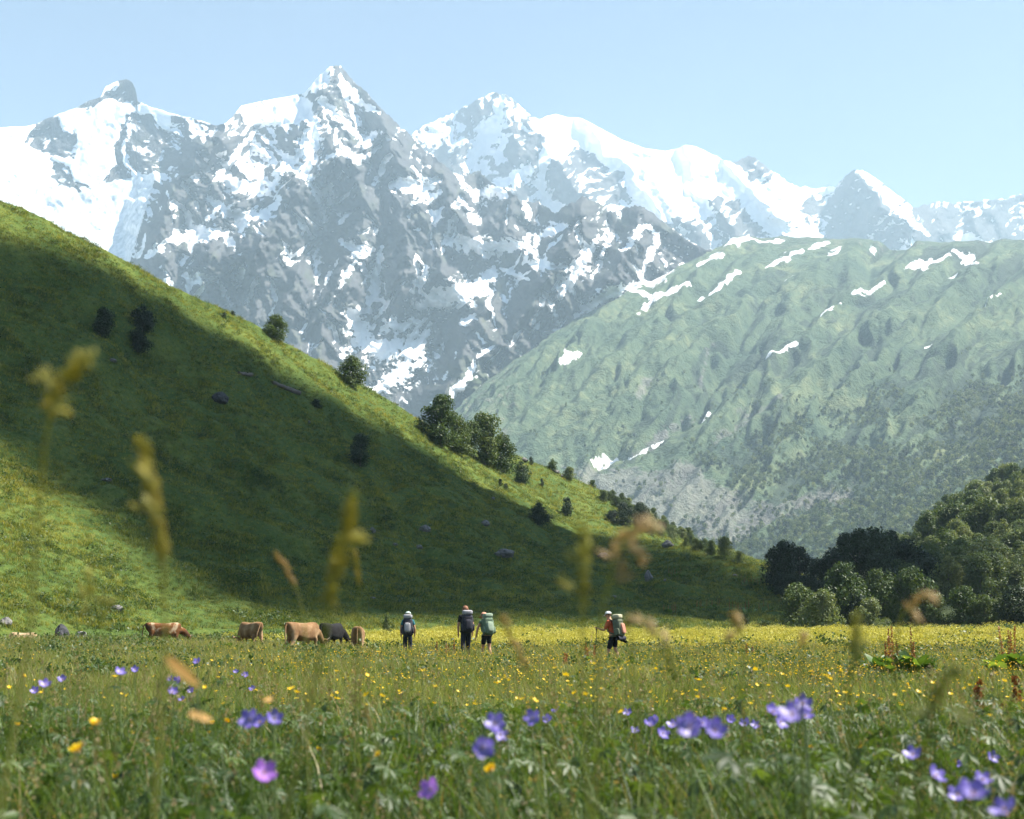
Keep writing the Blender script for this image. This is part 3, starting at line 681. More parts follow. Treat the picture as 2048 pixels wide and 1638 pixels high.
# the cloud that shades the hill: high above and to the right of the picture, its outline follows the shade on the slope
def make_cloud():
    shade = [(-900, 60), (-350, 330), (-120, 418), (0, 474), (120, 505), (230, 545), (330, 600), (430, 658), (550, 732), (640, 780), (720, 826), (800, 872), (900, 930), (1000, 985), (1080, 1030), (1150, 1062), (1230, 1078), (1300, 1088), (1400, 1104), (1500, 1135), (1600, 1168),
             (1650, 1190), (1640, 1225), (1560, 1240), (1300, 1244), (1000, 1244), (760, 1243), (600, 1243), (480, 1240), (395, 1182), (315, 1122), (215, 1052), (120, 990), (40, 935), (-60, 880), (-200, 812), (-500, 700), (-900, 640)]
    H = 2515.0; pts = []
    for q in shade:
        p = cast(q[0], q[1], (BV_HILL,))
        if p is None:
            p = cast(q[0], q[1], (BV_HILL, BV_MEADOW, BV_BANK))
        if p is None: continue
        k = (H + 10 - p.z) / SUN.z; pts.append((p.x + SUN.x * k, p.y + SUN.y * k))
    # the grove right of the hill's end also lies in the shade
    a = []
    for (x, y, z) in [(22, 126, 2), (33, 124, 3), (43, 138, 3), (51, 155, 4), (55, 172, 5), (54, 188, 6), (42, 196, 8), (34, 182, 6), (24, 150, 4)]:
        k = (H + 10 - z) / SUN.z; a.append((x + SUN.x * k, y + SUN.y * k))
    blobs = [pts, a]
    allp = np.array(pts + a); lo = allp.min(0) - 12; hi = allp.max(0) + 12
    st = 2.6; xs = np.arange(lo[0], hi[0], st); ys = np.arange(lo[1], hi[1], st); XX, YY = np.meshgrid(xs, ys)
    sd = np.maximum(poly_sd(XX, YY, pts), poly_sd(XX, YY, a) if len(a) > 2 else -1e9)
    sd = sd + 2.2 * fbm(XX / 16, YY / 16, 5, 4)
    keep = sd > -0.5
    puff = np.sqrt(np.clip(sd, 0, None)) * 2.2
    lump = 1 + 0.5 * fbm(XX / 22, YY / 22, 6, 4)
    top = H + 10 + puff * lump * 1.3; bt = H + 10 - puff * 0.35 * lump
    idx = -np.ones(XX.shape, int); idx[keep] = np.arange(keep.sum()); n = keep.sum()
    q = np.stack([idx[:-1, :-1], idx[:-1, 1:], idx[1:, 1:], idx[1:, :-1]], -1).reshape(-1, 4); q = q[(q >= 0).all(1)]
    V = np.concatenate([np.stack([XX[keep], YY[keep], top[keep]], -1), np.stack([XX[keep], YY[keep], bt[keep] - 0.05], -1)])
    m, nt, b = mat_new('cloud_white'); b.inputs['Roughness'].default_value = 1; b.inputs['Specular IOR Level'].default_value = 0
    nt.links.new(ramp(nt, noise_n(nt, 0.03, 4), [(0.3, (0.82, 0.83, 0.85)), (0.7, (0.92, 0.92, 0.93))]), b.inputs['Base Color'])
    tag(obj('cloud', mesh_np('cloud', V, np.concatenate([q, q[:, ::-1] + n])), m), 'small white cumulus cloud high above the valley shading the hillside', 'cloud', None, 'structure')
make_cloud()

# the air between here and the peaks
def make_haze():
    me = bpy.data.meshes.new('haze'); bm = bmesh.new(); bmesh.ops.create_cube(bm, size=1.0); bm.to_mesh(me); bm.free()
    m = bpy.data.materials.new('thin_blue_haze'); m.use_nodes = True; nt = m.node_tree
    nt.nodes.remove(nt.nodes['Principled BSDF'])
    v = nt.nodes.new('ShaderNodeVolumePrincipled'); v.inputs['Color'].default_value = (0.48, 0.645, 0.79, 1); v.inputs['Density'].default_value = 1.25e-4; v.inputs['Anisotropy'].default_value = 0.15
    nt.links.new(v.outputs[0], nt.nodes['Material Output'].inputs['Volume'])
    try: m.cycles.homogeneous_volume = True
    except Exception: pass
    o = obj('haze', me, m); o.dimensions = (22000, 20400, 2502); o.location = (0, 6700, 2500 - 1251)
    o.scale = (22000, 20400, 2502)
    tag(o, 'thin blue summer haze filling the valley air', 'haze', None, 'stuff')
make_haze()
# ================================================================== PLANTS
def join_np(parts):
    V = []; Fs = []; B = []; o = 0
    for v, f, b in parts:
        V.append(v); Fs.append(np.asarray(f) + o); B.append(np.asarray(b)); o += len(v)
    return np.concatenate(V), np.concatenate(Fs), np.concatenate(B)

def blades(n, h, spread, w, seed, bend=0.5, hv=0.35, lv=4, rg=None):
    r = rg or np.random.default_rng(seed)
    az = r.uniform(0, 2 * np.pi, n); rad = spread * np.sqrt(r.uniform(0, 1, n)); ba = r.uniform(0, 2 * np.pi, n)
    H = h * (1 - hv * r.uniform(0, 1.6, n)); B = bend * r.uniform(0.3, 1.3, n) * H
    t = np.linspace(0, 1, lv)[None, :]
    cx = (rad * np.cos(ba))[:, None] + np.cos(az)[:, None] * B[:, None] * t ** 1.9; cyy = (rad * np.sin(ba))[:, None] + np.sin(az)[:, None] * B[:, None] * t ** 1.9
    cz = H[:, None] * (t - 0.22 * bend * t ** 3)
    wd = (w * r.uniform(0.6, 1.3, n))[:, None] * (1 - 0.93 * t ** 1.6) * 0.5
    fa = az + np.pi / 2 + r.uniform(-0.7, 0.7, n); sx, sy = np.cos(fa)[:, None] * wd, np.sin(fa)[:, None] * wd
    V = np.stack([np.stack([cx - sx, cyy - sy, cz], -1), np.stack([cx + sx, cyy + sy, cz], -1)], 2).reshape(-1, 3)
    base = (np.arange(n) * lv * 2)[:, None, None]; k = (np.arange(lv - 1) * 2)[None, :, None]
    Fq = (base + k + np.array([0, 1, 3, 2])[None, None, :]).reshape(-1, 4)
    return V, Fq, np.repeat(r.uniform(0, 1, n), lv * 2)

def quads(C, Nn, size, seed, asp=1.0):
    """small leaf faces at C facing Nn"""
    r = np.random.default_rng(seed); n = len(C)
    Nn = Nn / (np.linalg.norm(Nn, axis=1, keepdims=True) + 1e-9)
    a = r.normal(size=(n, 3)); a = a - (a * Nn).sum(1, keepdims=True) * Nn; a /= np.linalg.norm(a, axis=1, keepdims=True) + 1e-9
    b = np.cross(Nn, a); s = (size * r.uniform(0.6, 1.35, n))[:, None]
    V = np.stack([C - a * s * 0.5, C - b * s * 0.32 * asp + Nn * s * 0.08, C + a * s * 0.5, C + b * s * 0.32 * asp - Nn * s * 0.05], 1).reshape(-1, 3)
    return V, np.arange(n * 4).reshape(-1, 4), np.repeat(r.uniform(0, 1, n), 4)

def tube_np(pts, rad, sides=6):
    pts = np.asarray(pts, float); n = len(pts); V = []
    for i in range(n):
        d = pts[min(i + 1, n - 1)] - pts[max(i - 1, 0)]; d /= np.linalg.norm(d) + 1e-9
        a = np.cross(d, [0.31, 0.95, 0.05]); a /= np.linalg.norm(a) + 1e-9; b = np.cross(d, a)
        an = np.arange(sides) / sides * 2 * np.pi
        V.append(pts[i] + rad[i] * (np.cos(an)[:, None] * a + np.sin(an)[:, None] * b))
    V = np.concatenate(V); Fq = []
    for i in range(n - 1):
        for j in range(sides):
            Fq.append((i * sides + j, i * sides + (j + 1) % sides, (i + 1) * sides + (j + 1) % sides, (i + 1) * sides + j))
    return V, np.array(Fq), np.full(len(V), 0.5)

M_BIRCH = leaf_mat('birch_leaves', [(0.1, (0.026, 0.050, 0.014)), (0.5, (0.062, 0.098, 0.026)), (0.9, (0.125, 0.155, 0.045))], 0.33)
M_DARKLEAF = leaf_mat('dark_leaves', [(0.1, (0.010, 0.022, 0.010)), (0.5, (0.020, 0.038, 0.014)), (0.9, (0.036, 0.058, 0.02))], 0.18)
M_WILLOW = leaf_mat('willow_leaves', [(0.1, (0.045, 0.072, 0.028)), (0.5, (0.105, 0.145, 0.052)), (0.9, (0.20, 0.22, 0.09))], 0.36)
M_BARK = simple_mat('grey_bark', (0.16, 0.14, 0.12), 0.9, 0.4, 3.0, 0.1)

def tree_meshes(kind, seed):
    """crown and trunk of a tree one unit tall"""
    r = np.random.default_rng(seed)
    prof = {'tall': (34, 0.30, 0.04, 5200, 0.044), 'round': (32, 0.44, 0.04, 4800, 0.052), 'bush': (40, 0.58, 0.05, 5600, 0.050), 'shrub': (14, 0.62, 0.12, 1100, 0.11)}[kind]
    nl, wid, z0, nleaf, ls = prof
    L = []
    for i in range(nl):
        z = z0 + (1 - z0) * r.uniform(0.02, 0.93) ** 0.9
        e = math.sin(math.pi * min(1, (z * 0.78 + 0.22))) ** 0.9 if kind != 'tall' else (math.sin(math.pi * min(1, z * 0.72 + 0.24)) ** 0.8)
        rr = wid * e * r.uniform(0.25, 0.95); a = r.uniform(0, 2 * np.pi)
        s = r.uniform(0.07, 0.18) * (1.0 if kind == 'tall' else 1.2)
        L.append((rr * math.cos(a), rr * math.sin(a), min(z, 1 - s * 0.9), s))
    for i in range(7):                                  # leading shoots break the outline
        a = r.uniform(0, 2 * np.pi); q = wid * r.uniform(0.05, 0.75); L.append((q * math.cos(a), q * math.sin(a), 0.98 - 0.42 * q / wid + r.uniform(-0.10, 0.06), r.uniform(0.035, 0.075)))
    L.append((0, 0, 0.90, 0.08)); L.append((0, 0, 0.55, min(wid * 0.55, 0.25))); L.append((0, 0, 0.34, min(wid * 0.6, 0.28))); L.append((0.1 * wid, 0, 0.16, wid * 0.45)); L.append((-0.3 * wid, 0.2 * wid, 0.14, wid * 0.4)); L.append((0.3 * wid, -0.2 * wid, 0.14, wid * 0.4))
    L = np.array(L); wts = L[:, 3] ** 2; li = r.choice(len(L), nleaf, p=wts / wts.sum())
    d = r.normal(size=(nleaf, 3)); d /= np.linalg.norm(d, axis=1, keepdims=True); d[:, 2] = np.where(r.uniform(size=nleaf) < 0.5, np.abs(d[:, 2]), d[:, 2])
    rad = L[li, 3] * (1 - 0.55 * r.uniform(0, 1, nleaf) ** 2.2) * r.uniform(0.88, 1.12, nleaf)
    C = L[li, :3] + d * rad[:, None] * np.array([1, 1, 1.15]); C[:, 2] = np.maximum(C[:, 2], 0.02)
    Nn = d * 0.9 + r.normal(size=(nleaf, 3)) * 0.6 + np.array([0, 0, 0.3])
    V, Fq, br = quads(C, Nn, ls, seed + 3)
    lob = r.uniform(0, 1, len(L)); br = 0.45 * br + 0.55 * np.repeat(lob[li], 4)
    cr = mesh_np('crown', V, Fq, False, {'br': br})
    parts = [tube_np([(0, 0, -0.06), (0.006, 0, 0.2), (-0.008, 0.004, 0.5), (0, 0, 0.82)], [0.022, 0.017, 0.011, 0.003])]
    for i in range(7):
        a = r.uniform(0, 6.28); z = r.uniform(0.10, 0.6); l = r.uniform(0.12, 0.30) * wid / 0.35; q = np.array([math.cos(a), math.sin(a), 0])
        parts.append(tube_np([(0, 0, z), tuple(q * l * 0.5 + [0, 0, z + 0.07]), tuple(q * l + [0, 0, z + 0.2])], [0.010, 0.007, 0.002], 5))
    V, Fq, br = join_np(parts)
    return cr, mesh_np('trunk', V, Fq, True)

TREES = {k: [tree_meshes(k, 100 + 13 * i + 7 * j) for i in range(n)] for j, (k, n) in enumerate((('tall', 4), ('round', 4), ('bush', 4), ('shrub', 3)))}
_matcopies = {}
def with_mat(me, m):
    key = (me.name, m.name)
    if key not in _matcopies:
        c = me if len(me.materials) == 0 else me.copy()
        c.materials.clear(); c.materials.append(m); _matcopies[key] = c
    return _matcopies[key]

def put_tree(name, label, cat, kind, loc, h, w=None, leaf=None, group=None, seed=None):
    """h, w in metres"""
    sd = random.randrange(10 ** 6) if seed is None else seed
    cr, tr = TREES[kind][sd % len(TREES[kind])]
    nat = {'tall': 0.62, 'round': 0.92, 'bush': 1.2, 'shrub': 1.3}[kind]
    f = 1.0 if w is None else (w / h) / nat
    t = thing(name, label, cat, loc, (0, 0, (sd % 628) / 100.0), (h * f, h * f, h), group)
    obj('crown', with_mat(cr, leaf or M_BIRCH), None, t); obj('trunk', with_mat(tr, M_BARK), None, t)
    return t

def tree_px(name, label, cat, kind, px, py, hpx, wpx, leaf=None, group=None, bvs=(BV_HILL, BV_SPUR), Y=None, seed=None):
    if Y is None:
        for d in (0, 3, 6, 10, 15, 22):
            p = cast(px, py + d, bvs)
            if p is not None: break
        if p is None: return None
    else:
        x, y, z = pix(px, py, Y); p = Vector((x, y, z))
        z = drop(x, y); p.z = min(p.z, z + 0.0) if z > -4 else p.z
    k = p.y / F * 1.02
    return put_tree(name, label, cat, kind, p - Vector((0, 0, 0.02 * hpx * k)), hpx * k, wpx * k, leaf, group, seed)

ALLBV = (BV_HILL, BV_SPUR, BV_BANK, BV_MEADOW)
# --- single trees of the hillside
for a in [
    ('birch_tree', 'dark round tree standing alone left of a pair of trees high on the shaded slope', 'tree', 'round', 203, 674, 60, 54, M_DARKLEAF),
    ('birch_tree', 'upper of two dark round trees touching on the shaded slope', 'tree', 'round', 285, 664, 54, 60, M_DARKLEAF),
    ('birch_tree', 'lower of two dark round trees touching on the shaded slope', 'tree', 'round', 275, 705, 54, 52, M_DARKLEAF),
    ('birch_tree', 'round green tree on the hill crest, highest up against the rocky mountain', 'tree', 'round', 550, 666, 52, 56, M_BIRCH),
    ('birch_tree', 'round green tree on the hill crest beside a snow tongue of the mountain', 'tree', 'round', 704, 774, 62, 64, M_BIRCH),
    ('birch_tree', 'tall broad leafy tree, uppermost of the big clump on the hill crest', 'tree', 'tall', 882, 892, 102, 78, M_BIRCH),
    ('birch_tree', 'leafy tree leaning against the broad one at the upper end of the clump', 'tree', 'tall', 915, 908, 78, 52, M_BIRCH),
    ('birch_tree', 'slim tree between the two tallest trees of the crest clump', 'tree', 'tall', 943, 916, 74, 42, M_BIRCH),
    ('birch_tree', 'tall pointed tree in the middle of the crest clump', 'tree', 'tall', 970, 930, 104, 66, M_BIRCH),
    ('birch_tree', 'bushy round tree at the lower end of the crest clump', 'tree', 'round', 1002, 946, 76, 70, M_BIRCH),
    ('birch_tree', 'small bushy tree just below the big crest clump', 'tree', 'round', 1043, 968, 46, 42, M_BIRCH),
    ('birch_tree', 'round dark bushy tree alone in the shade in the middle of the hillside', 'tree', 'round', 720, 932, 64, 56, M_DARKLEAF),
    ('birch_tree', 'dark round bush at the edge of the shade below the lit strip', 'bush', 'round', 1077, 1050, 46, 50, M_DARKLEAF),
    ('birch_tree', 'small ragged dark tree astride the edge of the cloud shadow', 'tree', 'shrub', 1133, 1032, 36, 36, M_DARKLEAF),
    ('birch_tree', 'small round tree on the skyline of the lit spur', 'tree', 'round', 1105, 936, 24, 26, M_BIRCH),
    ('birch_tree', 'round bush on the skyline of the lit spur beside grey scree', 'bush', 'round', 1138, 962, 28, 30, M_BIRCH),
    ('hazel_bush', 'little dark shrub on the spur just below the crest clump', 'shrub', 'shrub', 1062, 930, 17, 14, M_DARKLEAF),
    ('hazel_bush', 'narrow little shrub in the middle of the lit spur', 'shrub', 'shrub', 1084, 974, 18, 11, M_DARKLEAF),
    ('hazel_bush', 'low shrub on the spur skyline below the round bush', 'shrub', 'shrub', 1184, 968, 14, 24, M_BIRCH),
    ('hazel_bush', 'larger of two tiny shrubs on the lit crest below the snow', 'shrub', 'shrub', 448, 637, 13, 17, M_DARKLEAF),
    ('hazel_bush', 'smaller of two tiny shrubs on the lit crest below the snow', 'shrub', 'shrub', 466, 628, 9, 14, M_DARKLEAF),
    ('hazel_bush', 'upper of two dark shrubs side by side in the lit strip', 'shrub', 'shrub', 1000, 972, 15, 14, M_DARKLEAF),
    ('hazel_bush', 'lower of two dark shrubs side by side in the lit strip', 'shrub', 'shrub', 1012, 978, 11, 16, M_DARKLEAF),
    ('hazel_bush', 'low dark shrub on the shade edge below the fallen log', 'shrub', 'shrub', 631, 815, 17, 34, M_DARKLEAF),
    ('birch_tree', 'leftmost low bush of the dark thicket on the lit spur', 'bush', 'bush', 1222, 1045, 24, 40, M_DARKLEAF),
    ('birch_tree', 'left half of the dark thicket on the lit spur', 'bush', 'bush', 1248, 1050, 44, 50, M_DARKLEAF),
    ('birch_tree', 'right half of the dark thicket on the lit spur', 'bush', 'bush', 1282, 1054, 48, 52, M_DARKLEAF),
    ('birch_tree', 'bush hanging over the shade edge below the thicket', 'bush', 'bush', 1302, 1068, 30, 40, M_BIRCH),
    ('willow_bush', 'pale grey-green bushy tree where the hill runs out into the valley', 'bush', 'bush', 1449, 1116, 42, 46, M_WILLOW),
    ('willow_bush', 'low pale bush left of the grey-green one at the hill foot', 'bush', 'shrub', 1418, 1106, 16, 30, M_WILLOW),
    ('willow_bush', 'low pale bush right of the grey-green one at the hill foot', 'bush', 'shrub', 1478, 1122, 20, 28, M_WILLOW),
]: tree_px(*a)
for i in range(26):
    f = i / 25.0; px = 1205 + 215 * f + random.uniform(-5, 5); py = 992 + 106 * f ** 1.05 + random.uniform(-4, 12)
    kd = random.choice(['round', 'tall', 'bush']); lf = M_WILLOW if random.random() < 0.5 else M_BIRCH
    look = {'round': 'round', 'tall': 'slender', 'bush': 'low bushy'}[kd] + (' pale' if lf is M_WILLOW else ' green')
    tree_px('birch_tree', 'small ' + look + ' tree in the row along the edge of the lit spur', 'tree', kd, px, py + 6, random.uniform(16, 34), random.uniform(18, 26), lf, look + ' trees on the spur edge')
for (px, py, h, w) in [(1320, 1075, 24, 30), (1345, 1080, 30, 34), (1372, 1092, 18, 18)]:
    tree_px('willow_bush', 'bush on the lit ribbon of grass above the shaded hillside', 'bush', 'bush', px, py, h, w, M_WILLOW, 'bushes on the lit ribbon')

# --- the dark grove and the willow thicket on the right
for (px, py, h, w, Y, k) in [(1548, 1172, 78, 46, 190, 'tall'), (1572, 1176, 92, 52, 196, 'tall'), (1600, 1172, 76, 50, 200, 'tall'), (1640, 1182, 62, 60, 190, 'round'), (1668, 1184, 84, 50, 198, 'tall'), (1692, 1186, 116, 60, 200, 'tall'), (1722, 1192, 130, 66, 196, 'tall'), (1755, 1196, 136, 66, 200, 'tall'), (1785, 1200, 134, 66, 196, 'tall'),
                             (1815, 1204, 122, 66, 192, 'tall'), (1842, 1206, 110, 64, 186, 'tall'), (1866, 1210, 92, 60, 180, 'tall'), (1700, 1200, 80, 70, 180, 'round'), (1760, 1205, 90, 80, 176, 'round'), (1820, 1210, 84, 80, 172, 'round')]:
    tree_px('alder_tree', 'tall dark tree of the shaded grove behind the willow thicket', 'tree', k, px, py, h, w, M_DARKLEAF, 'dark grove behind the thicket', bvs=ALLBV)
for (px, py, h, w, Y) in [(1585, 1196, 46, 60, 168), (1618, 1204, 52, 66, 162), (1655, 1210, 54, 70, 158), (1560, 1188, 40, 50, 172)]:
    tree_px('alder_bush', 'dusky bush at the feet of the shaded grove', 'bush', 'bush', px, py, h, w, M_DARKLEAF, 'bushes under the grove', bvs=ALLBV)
for lab, px, py, h, w, Y, lf in [('bright rounded willow bush standing furthest forward at the meadow edge', 1648, 1266, 84, 92, 103, M_WILLOW), ('dark broad willow bush left of the bright rounded one', 1598, 1262, 92, 104, 108, M_BIRCH), ('tall dense willow bush behind the bright rounded one', 1690, 1258, 126, 120, 116, M_BIRCH),
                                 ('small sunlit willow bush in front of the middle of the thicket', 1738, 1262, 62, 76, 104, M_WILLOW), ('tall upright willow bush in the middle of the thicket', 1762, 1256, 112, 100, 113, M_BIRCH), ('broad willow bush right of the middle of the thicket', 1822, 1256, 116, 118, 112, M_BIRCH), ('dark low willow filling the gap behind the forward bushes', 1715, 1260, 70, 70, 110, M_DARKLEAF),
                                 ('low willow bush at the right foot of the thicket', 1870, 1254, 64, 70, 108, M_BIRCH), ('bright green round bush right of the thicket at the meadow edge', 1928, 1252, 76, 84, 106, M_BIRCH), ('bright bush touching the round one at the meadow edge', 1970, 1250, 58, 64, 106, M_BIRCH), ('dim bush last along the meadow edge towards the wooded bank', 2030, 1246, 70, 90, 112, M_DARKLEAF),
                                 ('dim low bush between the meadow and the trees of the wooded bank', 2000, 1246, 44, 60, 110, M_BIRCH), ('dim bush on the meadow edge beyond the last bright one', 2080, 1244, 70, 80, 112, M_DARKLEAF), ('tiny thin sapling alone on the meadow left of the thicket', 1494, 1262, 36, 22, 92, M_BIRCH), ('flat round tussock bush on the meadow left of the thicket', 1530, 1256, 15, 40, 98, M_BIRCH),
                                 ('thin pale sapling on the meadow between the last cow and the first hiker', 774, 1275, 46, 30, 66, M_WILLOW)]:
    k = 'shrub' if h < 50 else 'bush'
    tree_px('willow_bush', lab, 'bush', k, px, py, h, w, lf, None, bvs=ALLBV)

# --- the wooded bank
nb = 0
for py in np.arange(940, 1215, 15.5):
    for px in np.arange(1770, 2190, 24):
        x = px + random.uniform(-11, 11) + (12 if int(py) % 2 else 0); y = py + random.uniform(-7, 7)
        edge = np.interp(x, [1770, 1800, 1860, 1950, 2048, 2300], [1125, 1095, 1050, 992, 952, 890])
        if y < edge + 14: continue
        p = cast(x, y + 8, (BV_BANK,))
        if p is None or p.y < 142: continue
        if x > 2110 and random.random() < 0.5: continue
        h = random.uniform(5.6, 9.0) * (1.0 if p.y > 230 else 0.62)
        kd = random.choice(['tall', 'tall', 'round']); lf = random.choice([M_BIRCH, M_BIRCH, M_WILLOW, M_WILLOW, M_WILLOW])
        look = ('tall ' if kd == 'tall' else 'round-headed ') + {M_BIRCH.name: 'mid-green', M_WILLOW.name: 'pale green', M_DARKLEAF.name: 'dark green'}[lf.name]
        where = 'high on the wooded bank beyond the grove' if p.y > 300 else ('halfway up the wooded bank' if p.y > 210 else 'at the foot of the wooded bank')
        put_tree('forest_tree', look + ' tree ' + where, 'tree', kd, p - Vector((0, 0, 0.2)), h, h * random.uniform(0.55, 0.8), lf, look + ' trees ' + where); nb += 1

# --- far woodland on the green flank: reads as one mass
def far_wood():
    P = GP; c = 0.25 * (P[:-1, :-1] + P[1:, :-1] + P[:-1, 1:] + P[1:, 1:]); cx, cyp = to_pix(c[..., 0], c[..., 1], c[..., 2])
    e1 = P[1:, :-1] - P[:-1, :-1]; e2 = P[:-1, 1:] - P[:-1, :-1]; ar = np.linalg.norm(np.cross(e1, e2), axis=-1)
    n = fbm(cx / 90, cyp / 45, 55, 4)
    low = np.interp(cx, [1000, 1200, 1400, 1500, 1700, 1900, 2048, 2400], [1050, 1040, 1000, 905, 870, 830, 760, 700])
    m = sstep(-50, 60, cyp - low + 110 * n)
    scree = sstep(10, -25, poly_sd(cx, cyp, [(1120, 930), (1250, 925), (1390, 928), (1480, 990), (1600, 995), (1705, 955), (1715, 985), (1600, 1020), (1520, 1060), (1420, 1085), (1300, 1060), (1200, 1010)]))
    glade = sstep(5, -20, poly_sd(cx, cyp, [(1670, 868), (1800, 855), (1870, 862), (1830, 895), (1730, 885)]))
    m = m * (0.06 + 0.94 * scree) * glade + 0.03 * sstep(700, 850, cyp)
    vis = (cx > 1050) & (cx < 2250) & (cyp > 600) & (cyp < 1200)
    w = (ar * m * vis / np.maximum(c[..., 1], 500) ** 0.6).ravel(); w /= w.sum()
    k = rng.choice(len(w), 11000, p=w); q = c.reshape(-1, 3)[k] + rng.normal(0, 1.5, (11000, 3)) * np.array([1, 1, 0])
    vs = []
    for s in range(5):
        r = np.random.default_rng(500 + s); L = np.c_[r.uniform(-0.22, 0.22, (7, 2)), r.uniform(0.25, 0.8, 7)]
        li = r.integers(0, 7, 170); d = r.normal(size=(170, 3)); d /= np.linalg.norm(d, axis=1, keepdims=True)
        C = L[li] + d * 0.24; C[:, 2] = np.clip(C[:, 2], 0.02, 1)
        V, Fq, br = quads(C, d + r.normal(size=d.shape) * 0.5, 0.17, s); vs.append((mesh_np('far_crown', V, Fq, False, {'br': br}), [M_BIRCH, M_WILLOW, M_BIRCH, M_WILLOW, M_DARKLEAF][s]))
    scatter('far_wood', 'pale green woodland covering the lower part of the far flank', 'woodland', q, np.c_[np.zeros((11000, 2)), rng.uniform(0, 6.28, 11000)], rng.uniform(4.0, 9.0, 11000), rng.integers(0, 5, 11000), vs)
far_wood()

# ------------------------------------------------------------------ grass
M_HILLGRASS = leaf_mat('hill_grass', [(0.1, (0.030, 0.066, 0.012)), (0.45, (0.110, 0.145, 0.022)), (0.85, (0.31, 0.285, 0.050))], 0.42)
M_GRASS = leaf_mat('meadow_grass', [(0.08, (0.036, 0.070, 0.012)), (0.40, (0.100, 0.145, 0.026)), (0.72, (0.20, 0.22, 0.050)), (0.95, (0.36, 0.34, 0.13))], 0.45)
M_DRY = leaf_mat('dry_grass', [(0.1, (0.16, 0.12, 0.055)), (0.6, (0.27, 0.21, 0.105)), (0.9, (0.36, 0.25, 0.16))], 0.35)
M_HERB = leaf_mat('herb_leaves', [(0.1, (0.022, 0.048, 0.012)), (0.5, (0.050, 0.090, 0.020)), (0.9, (0.095, 0.145, 0.032))], 0.40, spec=0.4)
M_YELLOW = leaf_mat('yellow_petals', [(0.1, (0.62, 0.36, 0.008)), (0.6, (0.78, 0.50, 0.012)), (0.95, (0.85, 0.62, 0.03))], 0.35, tcol=(1.1, 1.0, 0.5))
M_BLOOM = leaf_mat('bedstraw_bloom', [(0.1, (0.30, 0.30, 0.045)), (0.5, (0.44, 0.40, 0.06)), (0.9, (0.55, 0.48, 0.11))], 0.35, tcol=(1.1, 1.05, 0.6))

def two_mat(parts):
    """[(V,F,br,material)] -> one mesh with several materials"""
    V, Fq, br = join_np([p[:3] for p in parts]); me = mesh_np('plant', V, Fq, True, {'br': br})
    ix = np.concatenate([np.full(len(p[1]), i, np.int32) for i, p in enumerate(parts)])
    for p in parts: me.materials.append(p[3])
    me.polygons.foreach_set('material_index', ix); return me

def area_sample(P, n, wfun=None):
    c = 0.25 * (P[:-1, :-1] + P[1:, :-1] + P[:-1, 1:] + P[1:, 1:]); e1 = P[1:, :-1] - P[:-1, :-1]; e2 = P[:-1, 1:] - P[:-1, :-1]
    w = np.linalg.norm(np.cross(e1, e2), axis=-1)
    if wfun is not None: w = w * wfun(c)
    k = rng.choice(w.size, n, p=(w / w.sum()).ravel()); iu, iv = np.unravel_index(k, w.shape)
    a = rng.uniform(size=(n, 1)); b = rng.uniform(size=(n, 1))
    return (P[iu, iv] * (1 - a) + P[iu + 1, iv] * a) * (1 - b) + (P[iu, iv + 1] * (1 - a) + P[iu + 1, iv + 1] * a) * b

hv = [(mesh_np('hill_tuft', *blades(26, 0.50, 0.42, 0.035, 900 + i, 0.75)[:2], True, {'br': blades(26, 0.50, 0.42, 0.035, 900 + i, 0.75)[2]}), M_HILLGRASS) for i in range(5)]
hv.append((mesh_np('hill_weed', *quads(np.random.default_rng(3).normal(size=(60, 3)) * [0.3, 0.3, 0.12] + [0, 0, 0.25], np.random.default_rng(4).normal(size=(60, 3)) + [0, 0, 0.8], 0.16, 5)[:2], False, {'br': np.random.default_rng(6).uniform(size=240)}), M_HERB))
n = 78000
hp = area_sample(HP, n, lambda c: np.where((np.abs(c[..., 0] / c[..., 1]) < 0.46), 1, 0.06) * (140 / np.clip(c[..., 1], 70, 400)) ** 1.2)
pn = fbm(hp[:, 0] / 6, hp[:, 1] / 6, 12, 4)
scatter('hillside_grass', 'thick tufted grass covering the hillside', 'grass', hp - [0, 0, 0.05], np.c_[rng.normal(0, 0.15, (n, 2)), rng.uniform(0, 6.28, n)], np.clip(0.75 + 0.55 * pn + rng.normal(0, 0.15, n), 0.35, 1.6) * (0.7 + 0.3 * hp[:, 1] / 150), np.where(rng.uniform(size=n) < 0.06 + 0.12 * np.clip(pn, 0, 1), 5, rng.integers(0, 5, n)), hv)
n = 15000
hp = area_sample(SPt, n)
scatter('spur_grass', 'sunlit grass covering the spur behind the hillside', 'grass', hp - [0, 0, 0.05], np.c_[rng.normal(0, 0.15, (n, 2)), rng.uniform(0, 6.28, n)], rng.uniform(1.0, 2.0, n), rng.integers(0, 5, n), hv[:5])
